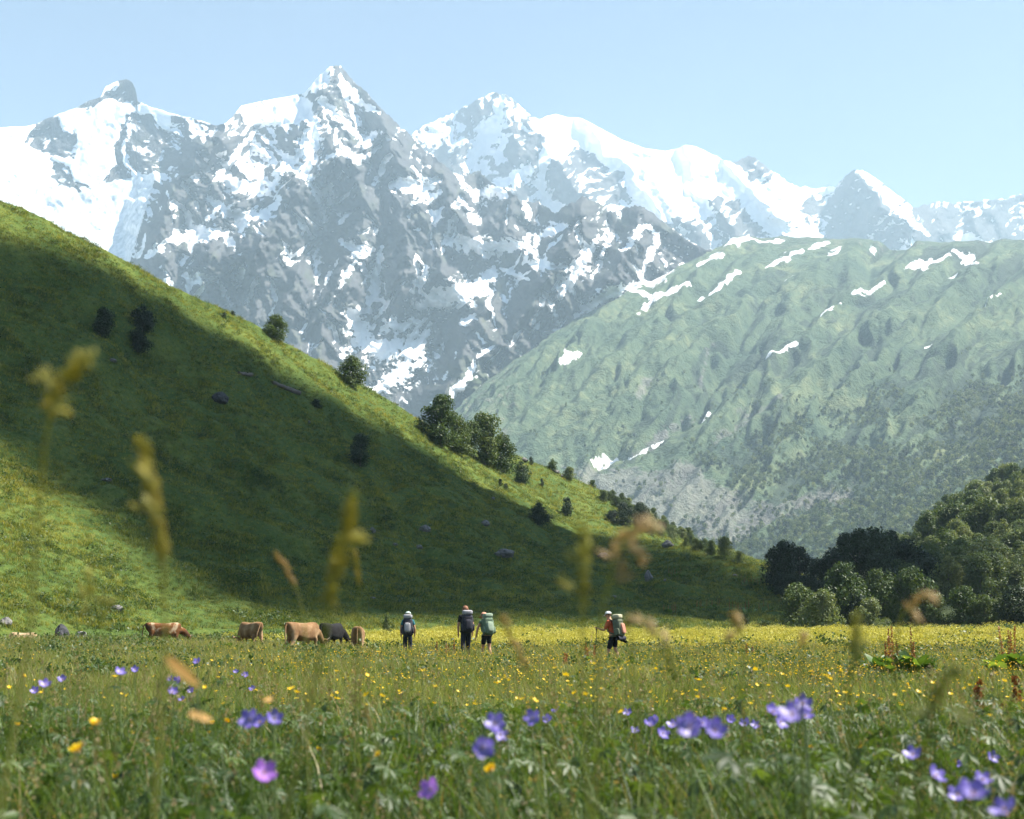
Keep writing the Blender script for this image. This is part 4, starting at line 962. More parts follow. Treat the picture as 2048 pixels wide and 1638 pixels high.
# ================================================================== THE MEADOW'S PLANTS
def tuft(n, h, spread, w, seed, bend=0.55): 
    V, Fq, br = blades(n, h, spread, w, seed, bend); return V, Fq, br
def seedstems(n, h, spread, seed, mat_head=None, thick=0.0016, hs=0.010):
    """thin stems carrying loose seed heads"""
    r = np.random.default_rng(seed); st = []; hd = []
    for i in range(n):
        a = r.uniform(0, 6.28); q = spread * math.sqrt(r.uniform()); b = np.array([q * math.cos(a), q * math.sin(a), 0]); d = r.uniform(0, 6.28); H = h * r.uniform(0.75, 1.2); l = H * r.uniform(0.05, 0.35)
        e = np.array([math.cos(d), math.sin(d), 0]); pts = [b + e * l * t ** 2 + np.array([0, 0, H * t]) for t in (0, 0.4, 0.75, 1.0)]
        st.append(tube_np(pts, [thick, thick, thick * 0.7, thick * 0.4], 3))
        k = 14; t = r.uniform(0.78, 1.0, k); C = b + e * l * (t ** 2)[:, None] + np.array([0, 0, H]) * t[:, None] + r.normal(0, 0.004, (k, 3))
        hd.append(quads(C, r.normal(size=(k, 3)) + [0, -1, 0], hs, seed + i))
    return [(*join_np(st), M_GRASS), (*join_np(hd), mat_head or M_DRY)]

def leaf_np(seed, s=0.06, lobes=5):
    """a palmate lobed leaf, stalk end at the origin, lying in the xy plane"""
    r = np.random.default_rng(seed); V = [(0, 0, 0)]; Fq = []
    for i in range(lobes):
        c = (i - (lobes - 1) / 2) * 0.86; L = s * (1 - 0.10 * abs(i - (lobes - 1) / 2)) * r.uniform(0.9, 1.1); o = len(V)
        for da, rr, z in ((-0.36, 0.36, 0.05), (-0.30, 0.72, 0.02), (-0.13, 0.80, 0.0), (-0.02, 1.0, -0.10), (0.12, 0.84, 0.0), (0.31, 0.70, 0.02), (0.36, 0.36, 0.05)):
            V.append((rr * L * math.sin(c + da), rr * L * math.cos(c + da), z * L - 0.22 * L * rr * rr))
        Fq += [(0, o, o + 1, o + 2), (0, o + 2, o + 3, o + 4), (0, o + 4, o + 5, o + 6)]
    return np.array(V, float), np.array(Fq), np.full(len(V), r.uniform())

def herb(n, h, spread, s, seed):
    r = np.random.default_rng(seed); ps = []; st = []
    for i in range(n):
        a = r.uniform(0, 6.28); q = spread * math.sqrt(r.uniform()); b = np.array([q * math.cos(a) * 0.4, q * math.sin(a) * 0.4, 0]); z = h * r.uniform(0.35, 1.0)
        e = np.array([q * math.cos(a), q * math.sin(a), z]); V, Fq, br = leaf_np(seed * 50 + i, s * r.uniform(0.6, 1.25))
        M = np.array(Euler((r.normal(0, 0.55), r.normal(0, 0.55), r.uniform(0, 6.28))).to_matrix()); ps.append((V @ M.T + e, Fq, np.full(len(V), r.uniform())))
        st.append(tube_np([b, (b + e) / 2 + [0, 0, 0.03], e], [0.0015, 0.0013, 0.001], 3))
    return [(*join_np(ps), M_HERB), (*join_np(st), M_GRASS)]

def flower_np(s, n=5, cup=0.35, seed=0):
    V = []; Fq = []
    for i in range(n):
        a = i / n * 2 * math.pi; o = len(V); ca, sa = math.cos(a), math.sin(a)
        for (rr, w, z) in ((0.08, 0.12, 0), (0.6, 0.36, cup * 0.35), (1.0, 0.26, cup * 0.8)):
            for sgn in (-1, 1): V.append(((rr * ca - sgn * w * sa) * s, (rr * sa + sgn * w * ca) * s, z * s))
        Fq += [(o, o + 2, o + 3, o + 1), (o + 2, o + 4, o + 5, o + 3)]
    r = np.random.default_rng(seed); return np.array(V), np.array(Fq), r.uniform(0.2, 1) * np.ones(len(V))

def flowers_on_stems(n, h, spread, s, seed, mat):
    r = np.random.default_rng(seed); fl = []; st = []
    for i in range(n):
        b = np.array([*r.normal(0, spread, 2), 0]); H = h * r.uniform(0.7, 1.15); e = b + [*r.normal(0, 0.05, 2), H]
        V, Fq, br = flower_np(s * r.uniform(0.8, 1.2), 5, 0.4, seed * 9 + i); M = np.array(Euler((r.normal(0, 0.5), r.normal(0, 0.5), r.uniform(0, 6))).to_matrix())
        fl.append((V @ M.T + e, Fq, br)); st.append(tube_np([b, (b + e) / 2, e], [0.0018] * 3, 3))
    return two_mat([(*join_np(st), M_GRASS), (*join_np(fl), mat)])

def bloom(n, h, spread, s, seed):
    r = np.random.default_rng(seed); C = []; st = []
    for i in range(n):
        b = np.array([*(r.uniform(-spread, spread, 2)), 0]); H = h * r.uniform(0.65, 1.15); e = b + [*r.normal(0, 0.05, 2), H]; st.append(tube_np([b, e], [0.004, 0.003], 3))
        for k in range(9): C.append(e + [*r.normal(0, 0.045, 2), -abs(r.normal(0, 0.07))])
    C = np.array(C); q = quads(C, r.normal(size=C.shape) * 0.7 + [0, -0.3, 0.7], s, seed + 1)
    g = blades(18, h * 0.85, spread, 0.014, seed + 2, 0.5)
    return two_mat([(*join_np(st), M_GRASS), (*q, M_BLOOM), (*g, M_GRASS)])

def wedge(n, y0, y1, half=0.46, power=1.0):
    y = np.sqrt(rng.uniform(y0 * y0, y1 * y1, n)) if power == 1.0 else y0 * (y1 / y0) ** rng.uniform(size=n)
    x = y * rng.uniform(-half, half, n); return x, y

def strew(name, label, cat, x, y, sc, vid, kinds, tilt=0.12, sink=0.02):
    n = len(x); P = np.c_[x, y, meadow_z(x, y) - sink]
    scatter(name, label, cat, P, np.c_[rng.normal(0, tilt, (n, 2)), rng.uniform(0, 6.28, n)], sc, vid, kinds)

def mk(parts): return (two_mat(parts), None)
M_NEAR = leaf_mat('lush_grass', [(0.08, (0.014, 0.040, 0.007)), (0.45, (0.046, 0.092, 0.015)), (0.75, (0.12, 0.17, 0.032)), (0.96, (0.34, 0.35, 0.13))], 0.46)
near = [mk([(*tuft(44, 0.50, 0.16, 0.006, 10 + i, 0.6), M_NEAR)]) for i in range(4)]
near += [mk([(*tuft(26, 0.46, 0.16, 0.010, 20 + i, 0.8), M_HERB), (*tuft(8, 0.55, 0.16, 0.005, 25 + i, 0.7), M_DRY)]) for i in range(2)]
near += [mk(herb(15, 0.40, 0.16, 0.042, 30 + i)) for i in range(3)]
near += [mk([*seedstems(5, 0.52, 0.12, 40 + i), (*tuft(16, 0.42, 0.14, 0.006, 45 + i), M_GRASS)]) for i in range(2)]
x, y = wedge(2700, 1.15, 7.5, 0.62); nn = len(x)
pv = np.array([0.12, 0.12, 0.11, 0.11, 0.10, 0.09, 0.11, 0.10, 0.08, 0.04, 0.04])
strew('near_grass', 'tall blurred grass and leaves at the very front of the meadow', 'grass', x, y, rng.uniform(0.75, 1.12, nn) * np.interp(y, [1.1, 1.9, 3, 7], [0.72, 0.85, 0.95, 1.0]), rng.choice(11, nn, p=pv / pv.sum()), near)
x, y = wedge(6500, 7.0, 24, 0.5); nn = len(x)
pv = np.array([0.19, 0.19, 0.18, 0.18, 0.04, 0.04, 0.02, 0.015, 0.01, 0.07, 0.07])
midk = [mk([(*tuft(44, 0.50, 0.18, 0.006, 110 + i, 0.55), M_GRASS)]) for i in range(4)] + near[4:] + near[:4]
mid_id = rng.choice(11, nn, p=pv / pv.sum()); mid_id = np.where((rng.uniform(size=nn) < sstep(15, 7, y) * 0.85) & (mid_id < 4), mid_id + 11, mid_id)
strew('middle_grass', 'fine meadow grass with scattered seed heads between flowers and hikers', 'grass', x, y, rng.uniform(0.7, 1.15, nn) * (1 + 0.25 * fbm(x / 2.5, y / 2.5, 44, 3)), mid_id, midk)
far = [mk([(*tuft(34, 0.42, 0.30, 0.012, 60 + i, 0.5), M_GRASS), (*tuft(5, 0.50, 0.30, 0.008, 66 + i, 0.4), M_DRY)]) for i in range(4)] + [mk([(*quads(np.random.default_rng(70).normal(size=(110, 3)) * [0.26, 0.26, 0.10] + [0, 0, 0.22], np.random.default_rng(71).normal(size=(110, 3)) + [0, -0.3, 0.9], 0.10, 72), M_HERB)])]
x, y = wedge(13000, 23, 64, 0.46); nn = len(x); pz = fbm(x / 5, y / 5, 45, 3); pxx = CX + F * x / y
strew('far_grass', 'sunlit meadow grass around the hikers and cattle', 'grass', x, y, rng.uniform(0.75, 1.15, nn) * (1 + 0.22 * pz) * (1 + 0.35 * sstep(40, 52, y) * sstep(800, 700, pxx)), np.where(rng.uniform(size=nn) < 0.02 + 0.06 * np.clip(-pz, 0, 1), 4, rng.integers(0, 4, nn)), far)
# ground behind the hikers: yellow bedstraw on the right, green grass on the left
x, y = wedge(24000, 60, 130, 0.44); nn = len(x); pxx = CX + F * x / y
yel = sstep(560, 800, pxx) * sstep(60, 66, y) * sstep(108, 96, y + 16 * fbm(x / 14, y / 10, 46, 3)) * sstep(-0.75, -0.35, fbm(x / 9, y / 6, 47, 4)) + 0.10 * sstep(300, 600, pxx)
isy = rng.uniform(size=nn) < yel * 0.86
bl = [(bloom(12, 0.46, 0.28, 0.055, 80 + i), None) for i in range(3)]
strew('yellow_bloom', 'dense yellow bedstraw in bloom behind the hikers', 'flowers', x[isy], y[isy], rng.uniform(0.75, 1.2, isy.sum()) * (1 + 0.45 * fbm(x[isy] / 7, y[isy] / 4, 147, 3)), rng.integers(0, 3, isy.sum()), bl)
g = ~isy; strew('field_edge_grass', 'green grass at the far edge of the meadow below the hill', 'grass', x[g], y[g], rng.uniform(0.8, 1.3, g.sum()) * (1 + 0.3 * fbm(x[g] / 6, y[g] / 6, 48, 3)), rng.choice(5, g.sum(), p=[0.22, 0.22, 0.22, 0.22, 0.12]), far)
# taller tufts around the animals' and hikers' legs
cx_, cy_ = [], []
for (qx, qy, rr, m) in [(506, 60, 1.5, 90), (612, 56, 1.5, 90), (669, 60, 1.0, 50), (720, 56, 1.0, 60), (338, 69, 1.5, 90), (62, 71, 1.4, 80), (172, 71, 1.2, 60), (818, 51, 0.7, 26), (933, 47, 0.7, 26), (974, 46, 0.7, 26), (1224, 44, 0.8, 30)]:
    cx_.append((qx - CX) / F * qy + rng.normal(0, rr * 0.7, m)); cy_.append(qy + rng.uniform(-2.4, 0.3, m))
x, y = np.concatenate(cx_), np.concatenate(cy_)
strew('tall_tufts', 'taller grass around the legs of cattle and hikers', 'grass', x, y, rng.uniform(1.15, 1.7, len(x)), rng.integers(0, 4, len(x)), far[:4])
# small yellow flowers too many to count
x, y = wedge(3800, 11, 60, 0.44); pxx = CX + F * x / y
dens = (0.25 + 0.75 * sstep(300, 1000, pxx)) * np.clip(0.55 + 0.9 * fbm(x / 4, y / 4, 49, 3), 0.05, 1)
kp = rng.uniform(size=len(x)) < dens; x, y = x[kp], y[kp]
bc = [(flowers_on_stems(5, 0.46, 0.24, 0.0135, 90 + i, M_YELLOW), None) for i in range(4)]
strew('meadow_buttercups', 'countless small yellow buttercups spread over the meadow', 'flowers', x, y, rng.uniform(0.85, 1.2, len(x)), rng.integers(0, 4, len(x)), bc)

# --- buttercups one can pick out
def petal_mesh(name, s, w, cup, seed=0, nu=4):
    V = []; br = []
    for i in range(nu + 1):
        t = i / nu; ww = w * (math.sin(math.pi * min(1, t * 0.80 + 0.08)) ** 0.8) * 0.5
        for q in (-1, 0, 1): V.append((q * ww * s, t * s, (cup * t * t - 0.10 * abs(q)) * s * 0.6 + (0.04 * s * math.sin(9 * t + q)))); br.append(t)
    return mesh_np(name, V, grid_faces(3, nu + 1), True, {'br': br})
def petal_mat(name, stops, trans=0.35):
    m, nt, b = mat_new(name); c = ramp(nt, attr_n(nt, 'br'), stops); nt.links.new(c, b.inputs['Base Color']); b.inputs['Roughness'].default_value = 0.45
    tr = nt.nodes.new('ShaderNodeBsdfTranslucent'); nt.links.new(c, tr.inputs[0]); mx = nt.nodes.new('ShaderNodeMixShader'); mx.inputs[0].default_value = trans
    nt.links.new(b.outputs[0], mx.inputs[1]); nt.links.new(tr.outputs[0], mx.inputs[2]); nt.links.new(mx.outputs[0], nt.nodes['Material Output'].inputs[0]); return m
M_BUTTER = petal_mat('buttercup_petal', [(0, (0.62, 0.36, 0.0)), (0.5, (0.82, 0.50, 0.005)), (1, (0.88, 0.60, 0.01))])
M_VIOLET = petal_mat('geranium_petal', [(0, (0.55, 0.46, 0.62)), (0.25, (0.30, 0.25, 0.56)), (0.7, (0.15, 0.11, 0.44)), (1, (0.11, 0.075, 0.37))])
M_MAGENTA = petal_mat('purple_petal', [(0, (0.62, 0.40, 0.70)), (0.4, (0.40, 0.18, 0.58)), (1, (0.30, 0.10, 0.50))])
M_STAMEN = simple_mat('stamen', (0.55, 0.33, 0.10), 0.7, 0.3, 200)
M_STEM = simple_mat('flower_stem', (0.075, 0.11, 0.03), 0.6, 0.35, 60)
bp_me = petal_mesh('petal', 0.0135, 1.05, 0.55); bp_me.materials.append(M_BUTTER)
_b = bmesh.new(); bmesh.ops.create_icosphere(_b, subdivisions=1, radius=0.0042); cen_me = bpy.data.meshes.new('flower_centre'); _b.to_mesh(cen_me); _b.free(); cen_me.materials.append(M_STAMEN)
stem_me = mesh_np('stem', *tube_np([(0, 0, -1), (0.012, 0, -0.55), (0, 0, 0)], [0.0022, 0.0017, 0.0012], 4)[:2]); stem_me.materials.append(M_STEM)
simp_V, simp_F, simp_b = flower_np(0.0135, 5, 0.45, 3); simp_me = mesh_np('flower', simp_V, simp_F, False, {'br': simp_b * 0 + 0.7}); simp_me.materials.append(M_BUTTER)

def flower_head(t, petals, pm, n, tilt, spin=0.0, up=0.35, cm=None, cs=1.0):
    c = obj('flower', cm or cen_me, None, t, (0, 0, 0), tilt, cs)
    for i in range(n):
        p = obj('petal', pm, None, c); p.rotation_euler = Euler((up, 0, spin + i / n * 2 * math.pi), 'XYZ'); p.scale = (1 / cs,) * 3
    return c

def buttercup(px, py, size, Y=None, detailed=False):
    Y = Y or 0.027 * F / size; X, Yy, Z = pix(px, py, Y); g = float(meadow_z(X, Yy)); Z = max(Z, g + 0.25)
    lab = 'large open yellow buttercup blurred among the nearest grass' if Y < 3.2 else ('yellow buttercup standing among the violet geraniums' if Y < 7 else 'small yellow buttercup in the meadow behind the violet geraniums')
    t = thing('buttercup', lab, 'flower', (X, Yy, Z), (0, 0, random.uniform(0, 6)), 1.0, lab)
    tl = (random.uniform(-0.2, 0.9), random.uniform(-0.5, 0.5), 0)
    if detailed: flower_head(t, None, bp_me, 5, tl, 0, 0.45)
    else: obj('flower', simp_me, None, t, (0, 0, 0), tl, random.uniform(0.62, 0.95))
    s = obj('stem', stem_me, None, t); s.scale = (1, 1, max(Z - g + 0.03, 0.2))
BC = [(190, 1448, 28), (155, 1500, 32), (48, 1352, 11), (35, 1450, 14), (232, 1556, 20), (118, 1508, 12), (95, 1597, 11), (312, 1565, 13), (265, 1478, 12), (425, 1447, 14), (453, 1443, 14), (415, 1530, 12), (428, 1524, 11), (400, 1537, 10), (482, 1508, 10), (618, 1488, 14), (637, 1500, 15), (757, 1510, 18), (790, 1507, 13), (983, 1540, 28), (927, 1493, 11), (945, 1490, 12), (925, 1465, 11),
      (1500, 1505, 15), (1495, 1530, 12), (1470, 1545, 11), (1625, 1545, 14), (1688, 1495, 11), (1713, 1510, 13), (1722, 1528, 14), (1735, 1530, 12), (1755, 1576, 15), (2022, 1543, 16), (1780, 1494, 10), (1686, 1544, 11), (1731, 1552, 11), (1678, 1481, 10), (2040, 1620, 18), (1640, 1546, 12), (925, 1570, 12), (1205, 1480, 10), (1225, 1497, 10), (1820, 1578, 10), (600, 1535, 10), (700, 1545, 9), (360, 1545, 9)]
for q in BC: buttercup(*q, detailed=True)
k = 0
while k < 190:
    yy = 4.5 * (15 / 4.5) ** random.random(); xx = yy * random.uniform(-0.40, 0.40); z = float(meadow_z(xx, yy)) + random.uniform(0.40, 0.56)
    a, b = to_pix(xx, yy, z)
    if random.random() > 0.25 + 0.75 * float(sstep(200, 1100, a)): continue
    buttercup(a, b, 10, Y=yy); k += 1

# --- geraniums
gp_me = petal_mesh('petal', 0.0205, 0.74, 0.35, nu=5); gp_me.materials.append(M_VIOLET)
gp_mag = gp_me.copy(); gp_mag.materials.clear(); gp_mag.materials.append(M_MAGENTA)
lv = [leaf_np(700 + i, 0.042) for i in range(3)]; gleaf = [mesh_np('leaf', *l[:2], True, {'br': l[2]}) for l in lv]
for l in gleaf: l.materials.append(M_HERB)
petiole = mesh_np('leaf_stalk', *tube_np([(0, 0, 0), (0, 0.03, 0.06), (0, 0.09, 0.10)], [0.0015, 0.0013, 0.001], 4)[:2]); petiole.materials.append(M_STEM)
_b = bmesh.new(); bmesh.ops.create_cone(_b, segments=5, radius1=0.0028, radius2=0.0012, depth=0.012); ger_c = bpy.data.meshes.new('flower_centre'); _b.to_mesh(ger_c); _b.free(); ger_c.materials.append(M_STAMEN)
def geranium(px, py, size, mag=False, side=False, nl=3):
    Y = 0.041 * F / size; X, Yy, Z = pix(px, py, Y); g = float(meadow_z(X, Yy))
    t = thing('meadow_geranium', 'purple five-petalled meadow geranium near the front of the meadow' if mag else ('large violet-blue geranium with separate petals close above the nearest grass' if Y < 2.6 else 'small violet-blue geranium in the grass beyond the large ones'), 'flower', (X, Yy, Z), (0, 0, random.uniform(-0.6, 0.6)), 1.0, 'purple geraniums' if mag else ('large violet geraniums' if Y < 2.6 else 'small violet geraniums'))
    tl = (random.uniform(0.5, 1.2), random.uniform(-0.5, 0.5), 0) if not side else (1.45, random.choice((-1, 1)) * 0.9, 0)
    flower_head(t, None, gp_mag if mag else gp_me, 5, tl, random.uniform(0, 1), random.uniform(0.15, 0.5), ger_c)
    H = max(Z - g + 0.03, 0.3); s = obj('stem', stem_me, None, t); s.scale = (1.3, 1.3, H)
    for i in range(nl):
        z = -random.uniform(0.08, 0.34); a = random.uniform(0, 6.28)
        p = obj('leaf', random.choice(gleaf), None, t, (0.085 * math.cos(a), 0.085 * math.sin(a), z + 0.04), (random.uniform(-0.5, 0.7), random.uniform(-0.5, 0.5), a - 1.57), random.uniform(0.7, 1.15))
        obj('leaf_stalk', petiole, None, t, (0, 0, z - 0.06), (0, 0, a - 1.57))
for q in [(500, 1440, 46), (548, 1438, 40), (527, 1548, 58, True), (862, 1580, 50, True), (965, 1495, 54, False, True), (990, 1447, 46), (1065, 1436, 36), (1378, 1455, 62), (1428, 1462, 56), (1583, 1430, 60), (1545, 1425, 40), (1605, 1408, 42), (240, 1345, 26), (270, 1340, 18), (90, 1370, 28), (345, 1385, 26), (340, 1358, 16), (395, 1325, 20), (380, 1380, 17), (472, 1345, 14), (490, 1350, 16), (505, 1378, 16), (365, 1400, 18),
          (1300, 1450, 30), (1255, 1425, 20), (1490, 1448, 26), (1510, 1450, 22), (1630, 1490, 17), (1825, 1510, 40), (1870, 1552, 46), (1945, 1590, 70), (2010, 1622, 62), (1925, 1528, 25), (1985, 1515, 28), (1880, 1500, 20), (1750, 1494, 19), (1112, 1420, 20), (1215, 1425, 14), (1270, 1462, 22), (1095, 1440, 24), (1000, 1470, 34), (1325, 1468, 30), (1345, 1450, 26), (1460, 1440, 24), (1405, 1448, 34), (1560, 1445, 34), (1610, 1432, 36), (1310, 1440, 22), (1700, 1520, 20), (1790, 1520, 22), (1905, 1505, 18), (1965, 1560, 40), (125, 1360, 22), (70, 1382, 20), (355, 1362, 20), (520, 1445, 34), (1915, 1590, 44)]:
    if q[2]: geranium(*q)

# --- tall grass stalks close to the lens
M_STALK = leaf_mat('grass_stalk', [(0.2, (0.16, 0.19, 0.045)), (0.8, (0.26, 0.26, 0.07))], 0.4)
M_HEADG = leaf_mat('green_seed_head', [(0.1, (0.24, 0.25, 0.05)), (0.6, (0.40, 0.36, 0.09)), (0.95, (0.50, 0.40, 0.18))], 0.45)
M_HEADP = leaf_mat('pink_seed_head', [(0.1, (0.30, 0.23, 0.11)), (0.6, (0.46, 0.35, 0.19)), (0.95, (0.55, 0.42, 0.28))], 0.45)
def seed_head_np(path, side, seed, thick, n, sl):
    """overlapping pointed spikelets along a curved axis"""
    r = np.random.default_rng(seed); path = np.array(path); parts = []
    seg = np.r_[0, np.cumsum(np.linalg.norm(np.diff(path, axis=0), axis=1))]; L = seg[-1]
    for i in range(n):
        s = L * (i + r.uniform()) / n; p = np.array([np.interp(s, seg, path[:, k]) for k in range(3)]); q = np.array([np.interp(min(s + 0.004, L), seg, path[:, k]) for k in range(3)])
        d = q - p; d = d / (np.linalg.norm(d) + 1e-9) if np.linalg.norm(d) > 1e-6 else np.array([0, 0, 1.0])
        o = r.normal(size=3); o -= o.dot(d) * d; o /= np.linalg.norm(o); ax = d * 0.8 + o * side; ax /= np.linalg.norm(ax)
        l = sl * 0.9 * r.uniform(0.7, 1.3); w = thick * 0.48 * r.uniform(0.7, 1.3); e = p + o * thick * 0.3
        V, Fq, b = tube_np([e, e + ax * l * 0.35, e + ax * l * 0.75, e + ax * l], [w * 0.25, w * 0.5, w * 0.42, w * 0.05], 4); parts.append((V, Fq, np.full(len(V), r.uniform())))
    return join_np(parts)
def stalk(label, pts, Y, nhead, mat, thick=0.006, side=0.35, sl=0.010, n=40, branches=(), stem_r=0.0016):
    stem_r *= 0.55
    W = [np.array(pix(a, b, Y + 0.02 * i)) for i, (a, b) in enumerate(pts)]
    base = W[-1].copy(); g = float(meadow_z(base[0], base[1])); d = W[-1] - W[-2]; k = (W[-1][2] - g) / max(-d[2], 1e-3); foot = np.array([W[-1][0] + np.clip(d[0] * k, -0.15, 0.15), W[-1][1], g - 0.02])
    mid = (W[-1] * 0.55 + foot * 0.45); path = [foot, mid] + W[::-1]
    o = Vector(foot); t = thing('grass_stalk', label, 'grass stalk', o)
    st = [tube_np([p - foot for p in path], list(np.linspace(stem_r * 1.5, stem_r * 0.6, len(path))), 5)]
    hd = [seed_head_np([p - foot for p in W[:nhead]], side, int(pts[0][0]), thick, n, sl)]
    for br, m in branches:
        B = [np.array(pix(a, b, Y + 0.01)) - foot for a, b in br]; st.append(tube_np(B, list(np.linspace(stem_r, stem_r * 0.5, len(B))), 4)); hd.append(seed_head_np(B[-max(2, len(B) - 1):], side, int(br[0][0]) + 1, thick, m, sl))
    V, Fq, b = join_np(st); obj('stem', mesh_np('stem', V, Fq, True, {'br': b}), M_STALK, t)
    V, Fq, b = join_np(hd); obj('seed_head', mesh_np('seed_head', V, Fq, True, {'br': b}), mat, t)
stalk('blurred grass stalk with a bent nodding head over the shaded hillside', [(186, 712), (160, 722), (135, 742), (112, 775), (102, 815), (92, 880), (84, 940), (70, 1100), (62, 1250)], 0.95, 5, M_HEADG, 0.0065, 0.5, 0.013, 46, [([(108, 790), (96, 770), (86, 758)], 7), ([(104, 820), (120, 816)], 4)], 0.0024)
stalk('tall blurred upright seed spike over the shaded hillside left of the cows', [(280, 872), (288, 905), (298, 950), (308, 1000), (316, 1050), (324, 1110), (328, 1180), (332, 1290)], 1.0, 6, M_HEADG, 0.0065, 0.3, 0.013, 60, [([(300, 960), (287, 938)], 6), ([(312, 1035), (296, 1020)], 6)], 0.0022)
stalk('thick blurred seed spike leaning right over the shaded hillside', [(712, 985), (702, 1020), (692, 1060), (682, 1100), (672, 1145), (660, 1195), (650, 1270)], 1.0, 6, M_HEADG, 0.0075, 0.3, 0.014, 64, [([(690, 1085), (704, 1078)], 5)], 0.0024)
stalk('slender curved dry grass tip leaning left above the largest tan cow', [(549, 1102), (560, 1118), (574, 1138), (585, 1160), (596, 1186), (606, 1225), (612, 1290)], 1.7, 4, M_HEADP, 0.005, 0.15, 0.014, 26)
stalk('thin ochre grass spike standing straight above the last cow', [(704, 1092), (710, 1110), (714, 1135), (716, 1165), (717, 1210), (719, 1270)], 1.7, 4, M_HEADG, 0.0042, 0.15, 0.012, 26)
stalk('branched yellow-green grass head rising beside the pale boulder', [(166, 1138), (176, 1155), (188, 1178), (196, 1205), (204, 1245), (210, 1300), (216, 1380)], 1.5, 4, M_HEADG, 0.005, 0.6, 0.013, 22, [([(196, 1205), (180, 1192), (168, 1186)], 7), ([(204, 1235), (186, 1220), (172, 1218)], 7), ([(206, 1240), (214, 1215), (218, 1206)], 6)])
stalk('upright yellow panicle with loose grains just left of the hiker in orange', [(1160, 1043), (1164, 1075), (1167, 1110), (1166, 1150), (1165, 1190), (1165, 1240), (1166, 1330)], 1.15, 5, M_HEADG, 0.006, 0.4, 0.012, 34, [([(1166, 1140), (1156, 1125), (1150, 1115)], 5), ([(1167, 1120), (1176, 1090)], 5), ([(1166, 1160), (1178, 1145)], 3), ([(1164, 1220), (1148, 1190), (1136, 1168)], 6)], 0.002)
stalk('branched nodding panicle arching right above the hiker in orange', [(1318, 1062), (1300, 1050), (1278, 1050), (1258, 1064), (1240, 1085), (1230, 1120), (1218, 1160), (1206, 1215), (1200, 1270), (1196, 1340)], 1.15, 5, M_HEADP, 0.006, 0.5, 0.013, 30, [([(1230, 1100), (1252, 1092), (1262, 1090)], 5), ([(1236, 1095), (1262, 1100), (1280, 1118)], 5), ([(1222, 1140), (1228, 1120), (1224, 1112)], 6), ([(1214, 1190), (1232, 1165), (1246, 1148)], 7)], 0.002)
stalk('pale pink drooping grass plume beside the hiker in black shorts', [(1003, 1228), (1012, 1245), (1022, 1268), (1034, 1295), (1052, 1330), (1075, 1375)], 1.5, 5, M_HEADP, 0.0048, 0.25, 0.013, 34)
stalk('arching pink grass plume right behind the hiker in orange', [(1336, 1290), (1322, 1268), (1302, 1252), (1278, 1243), (1256, 1242), (1262, 1290), (1266, 1360)], 1.25, 5, M_HEADP, 0.0058, 0.3, 0.014, 34)
stalk('dark blurred upright stalk in front of the yellow field', [(1712, 1222), (1710, 1260), (1706, 1300), (1702, 1350), (1700, 1410), (1698, 1500)], 1.2, 3, M_STALK, 0.006, 0.3, 0.013, 22, [([(1704, 1330), (1716, 1290)], 5)], 0.0024)
stalk('pink curved seed head in front of the willow thicket', [(1880, 1208), (1868, 1194), (1850, 1190), (1832, 1198), (1812, 1215), (1800, 1236), (1790, 1300), (1786, 1400)], 1.35, 5, M_HEADP, 0.0045, 0.35, 0.011, 30, [([(1822, 1220), (1836, 1240)], 6)])
stalk('large dark blurred grass head before the rusty dock plants', [(1935, 1352), (1905, 1352), (1880, 1368), (1868, 1400), (1858, 1450), (1846, 1520), (1838, 1610)], 0.95, 4, M_STALK, 0.0055, 0.6, 0.011, 24, [([(1866, 1410), (1900, 1425), (1930, 1430)], 8), ([(1862, 1430), (1836, 1420)], 8)], 0.0026)
stalk('small fluffy pink head on a stalk below the willow thicket', [(1606, 1262), (1606, 1272), (1605, 1284), (1603, 1330), (1600, 1420)], 1.6, 3, M_HEADP, 0.006, 0.7, 0.006, 16)
stalk('crooked reddish grass head left of the willow thicket', [(1466, 1222), (1472, 1238), (1480, 1252), (1486, 1290), (1484, 1380)], 1.4, 3, M_HEADP, 0.0055, 0.4, 0.011, 18, [([(1484, 1275), (1472, 1268), (1462, 1270)], 6)])
stalk('rust-brown dry stem among the flowers behind the last buttercups', [(730, 1408), (734, 1430), (742, 1452), (752, 1490), (766, 1560)], 1.9, 3, M_HEADP, 0.004, 0.15, 0.013, 18)
stalk('dark green stalk with few grains left of the pair of violets', [(1330, 1290), (1342, 1340), (1348, 1400), (1352, 1480), (1354, 1560)], 1.15, 2, M_STALK, 0.005, 0.3, 0.012, 12)
# withered leaves
def dry_leaf(label, a, b, Y, w):
    p = np.array(pix(*a, Y)); q = np.array(pix(*b, Y + 0.03)); d = q - p; nrm = np.array([0.2, -0.9, 0.4]); s = np.cross(d, nrm); s /= np.linalg.norm(s)
    V = []; br = []
    for i in range(7):
        t = i / 6; ww = w * math.sin(math.pi * (0.08 + 0.86 * t)) ** 0.8 * 0.5
        for k in (-1, 0, 1): V.append(p + d * t + s * ww * k + nrm * (0.25 * ww * abs(k) + 0.15 * np.linalg.norm(d) * (t * t - t) * -0.5)); br.append(0.5 + 0.4 * t)
    foot = np.array([q[0], q[1], float(meadow_z(q[0], q[1]))]); t = thing('withered_leaf', label, 'leaf', Vector(foot))
    obj('leaf_blade', mesh_np('leaf_blade', np.array(V) - foot, grid_faces(3, 7), True, {'br': br}), M_ORANGE, t)
    obj('stem', mesh_np('stem', *tube_np([(0, 0, 0), (0.01, 0, (q - foot)[2] * 0.5), q - foot], [0.002, 0.0016, 0.001], 4)[:2]), M_STEM, t)
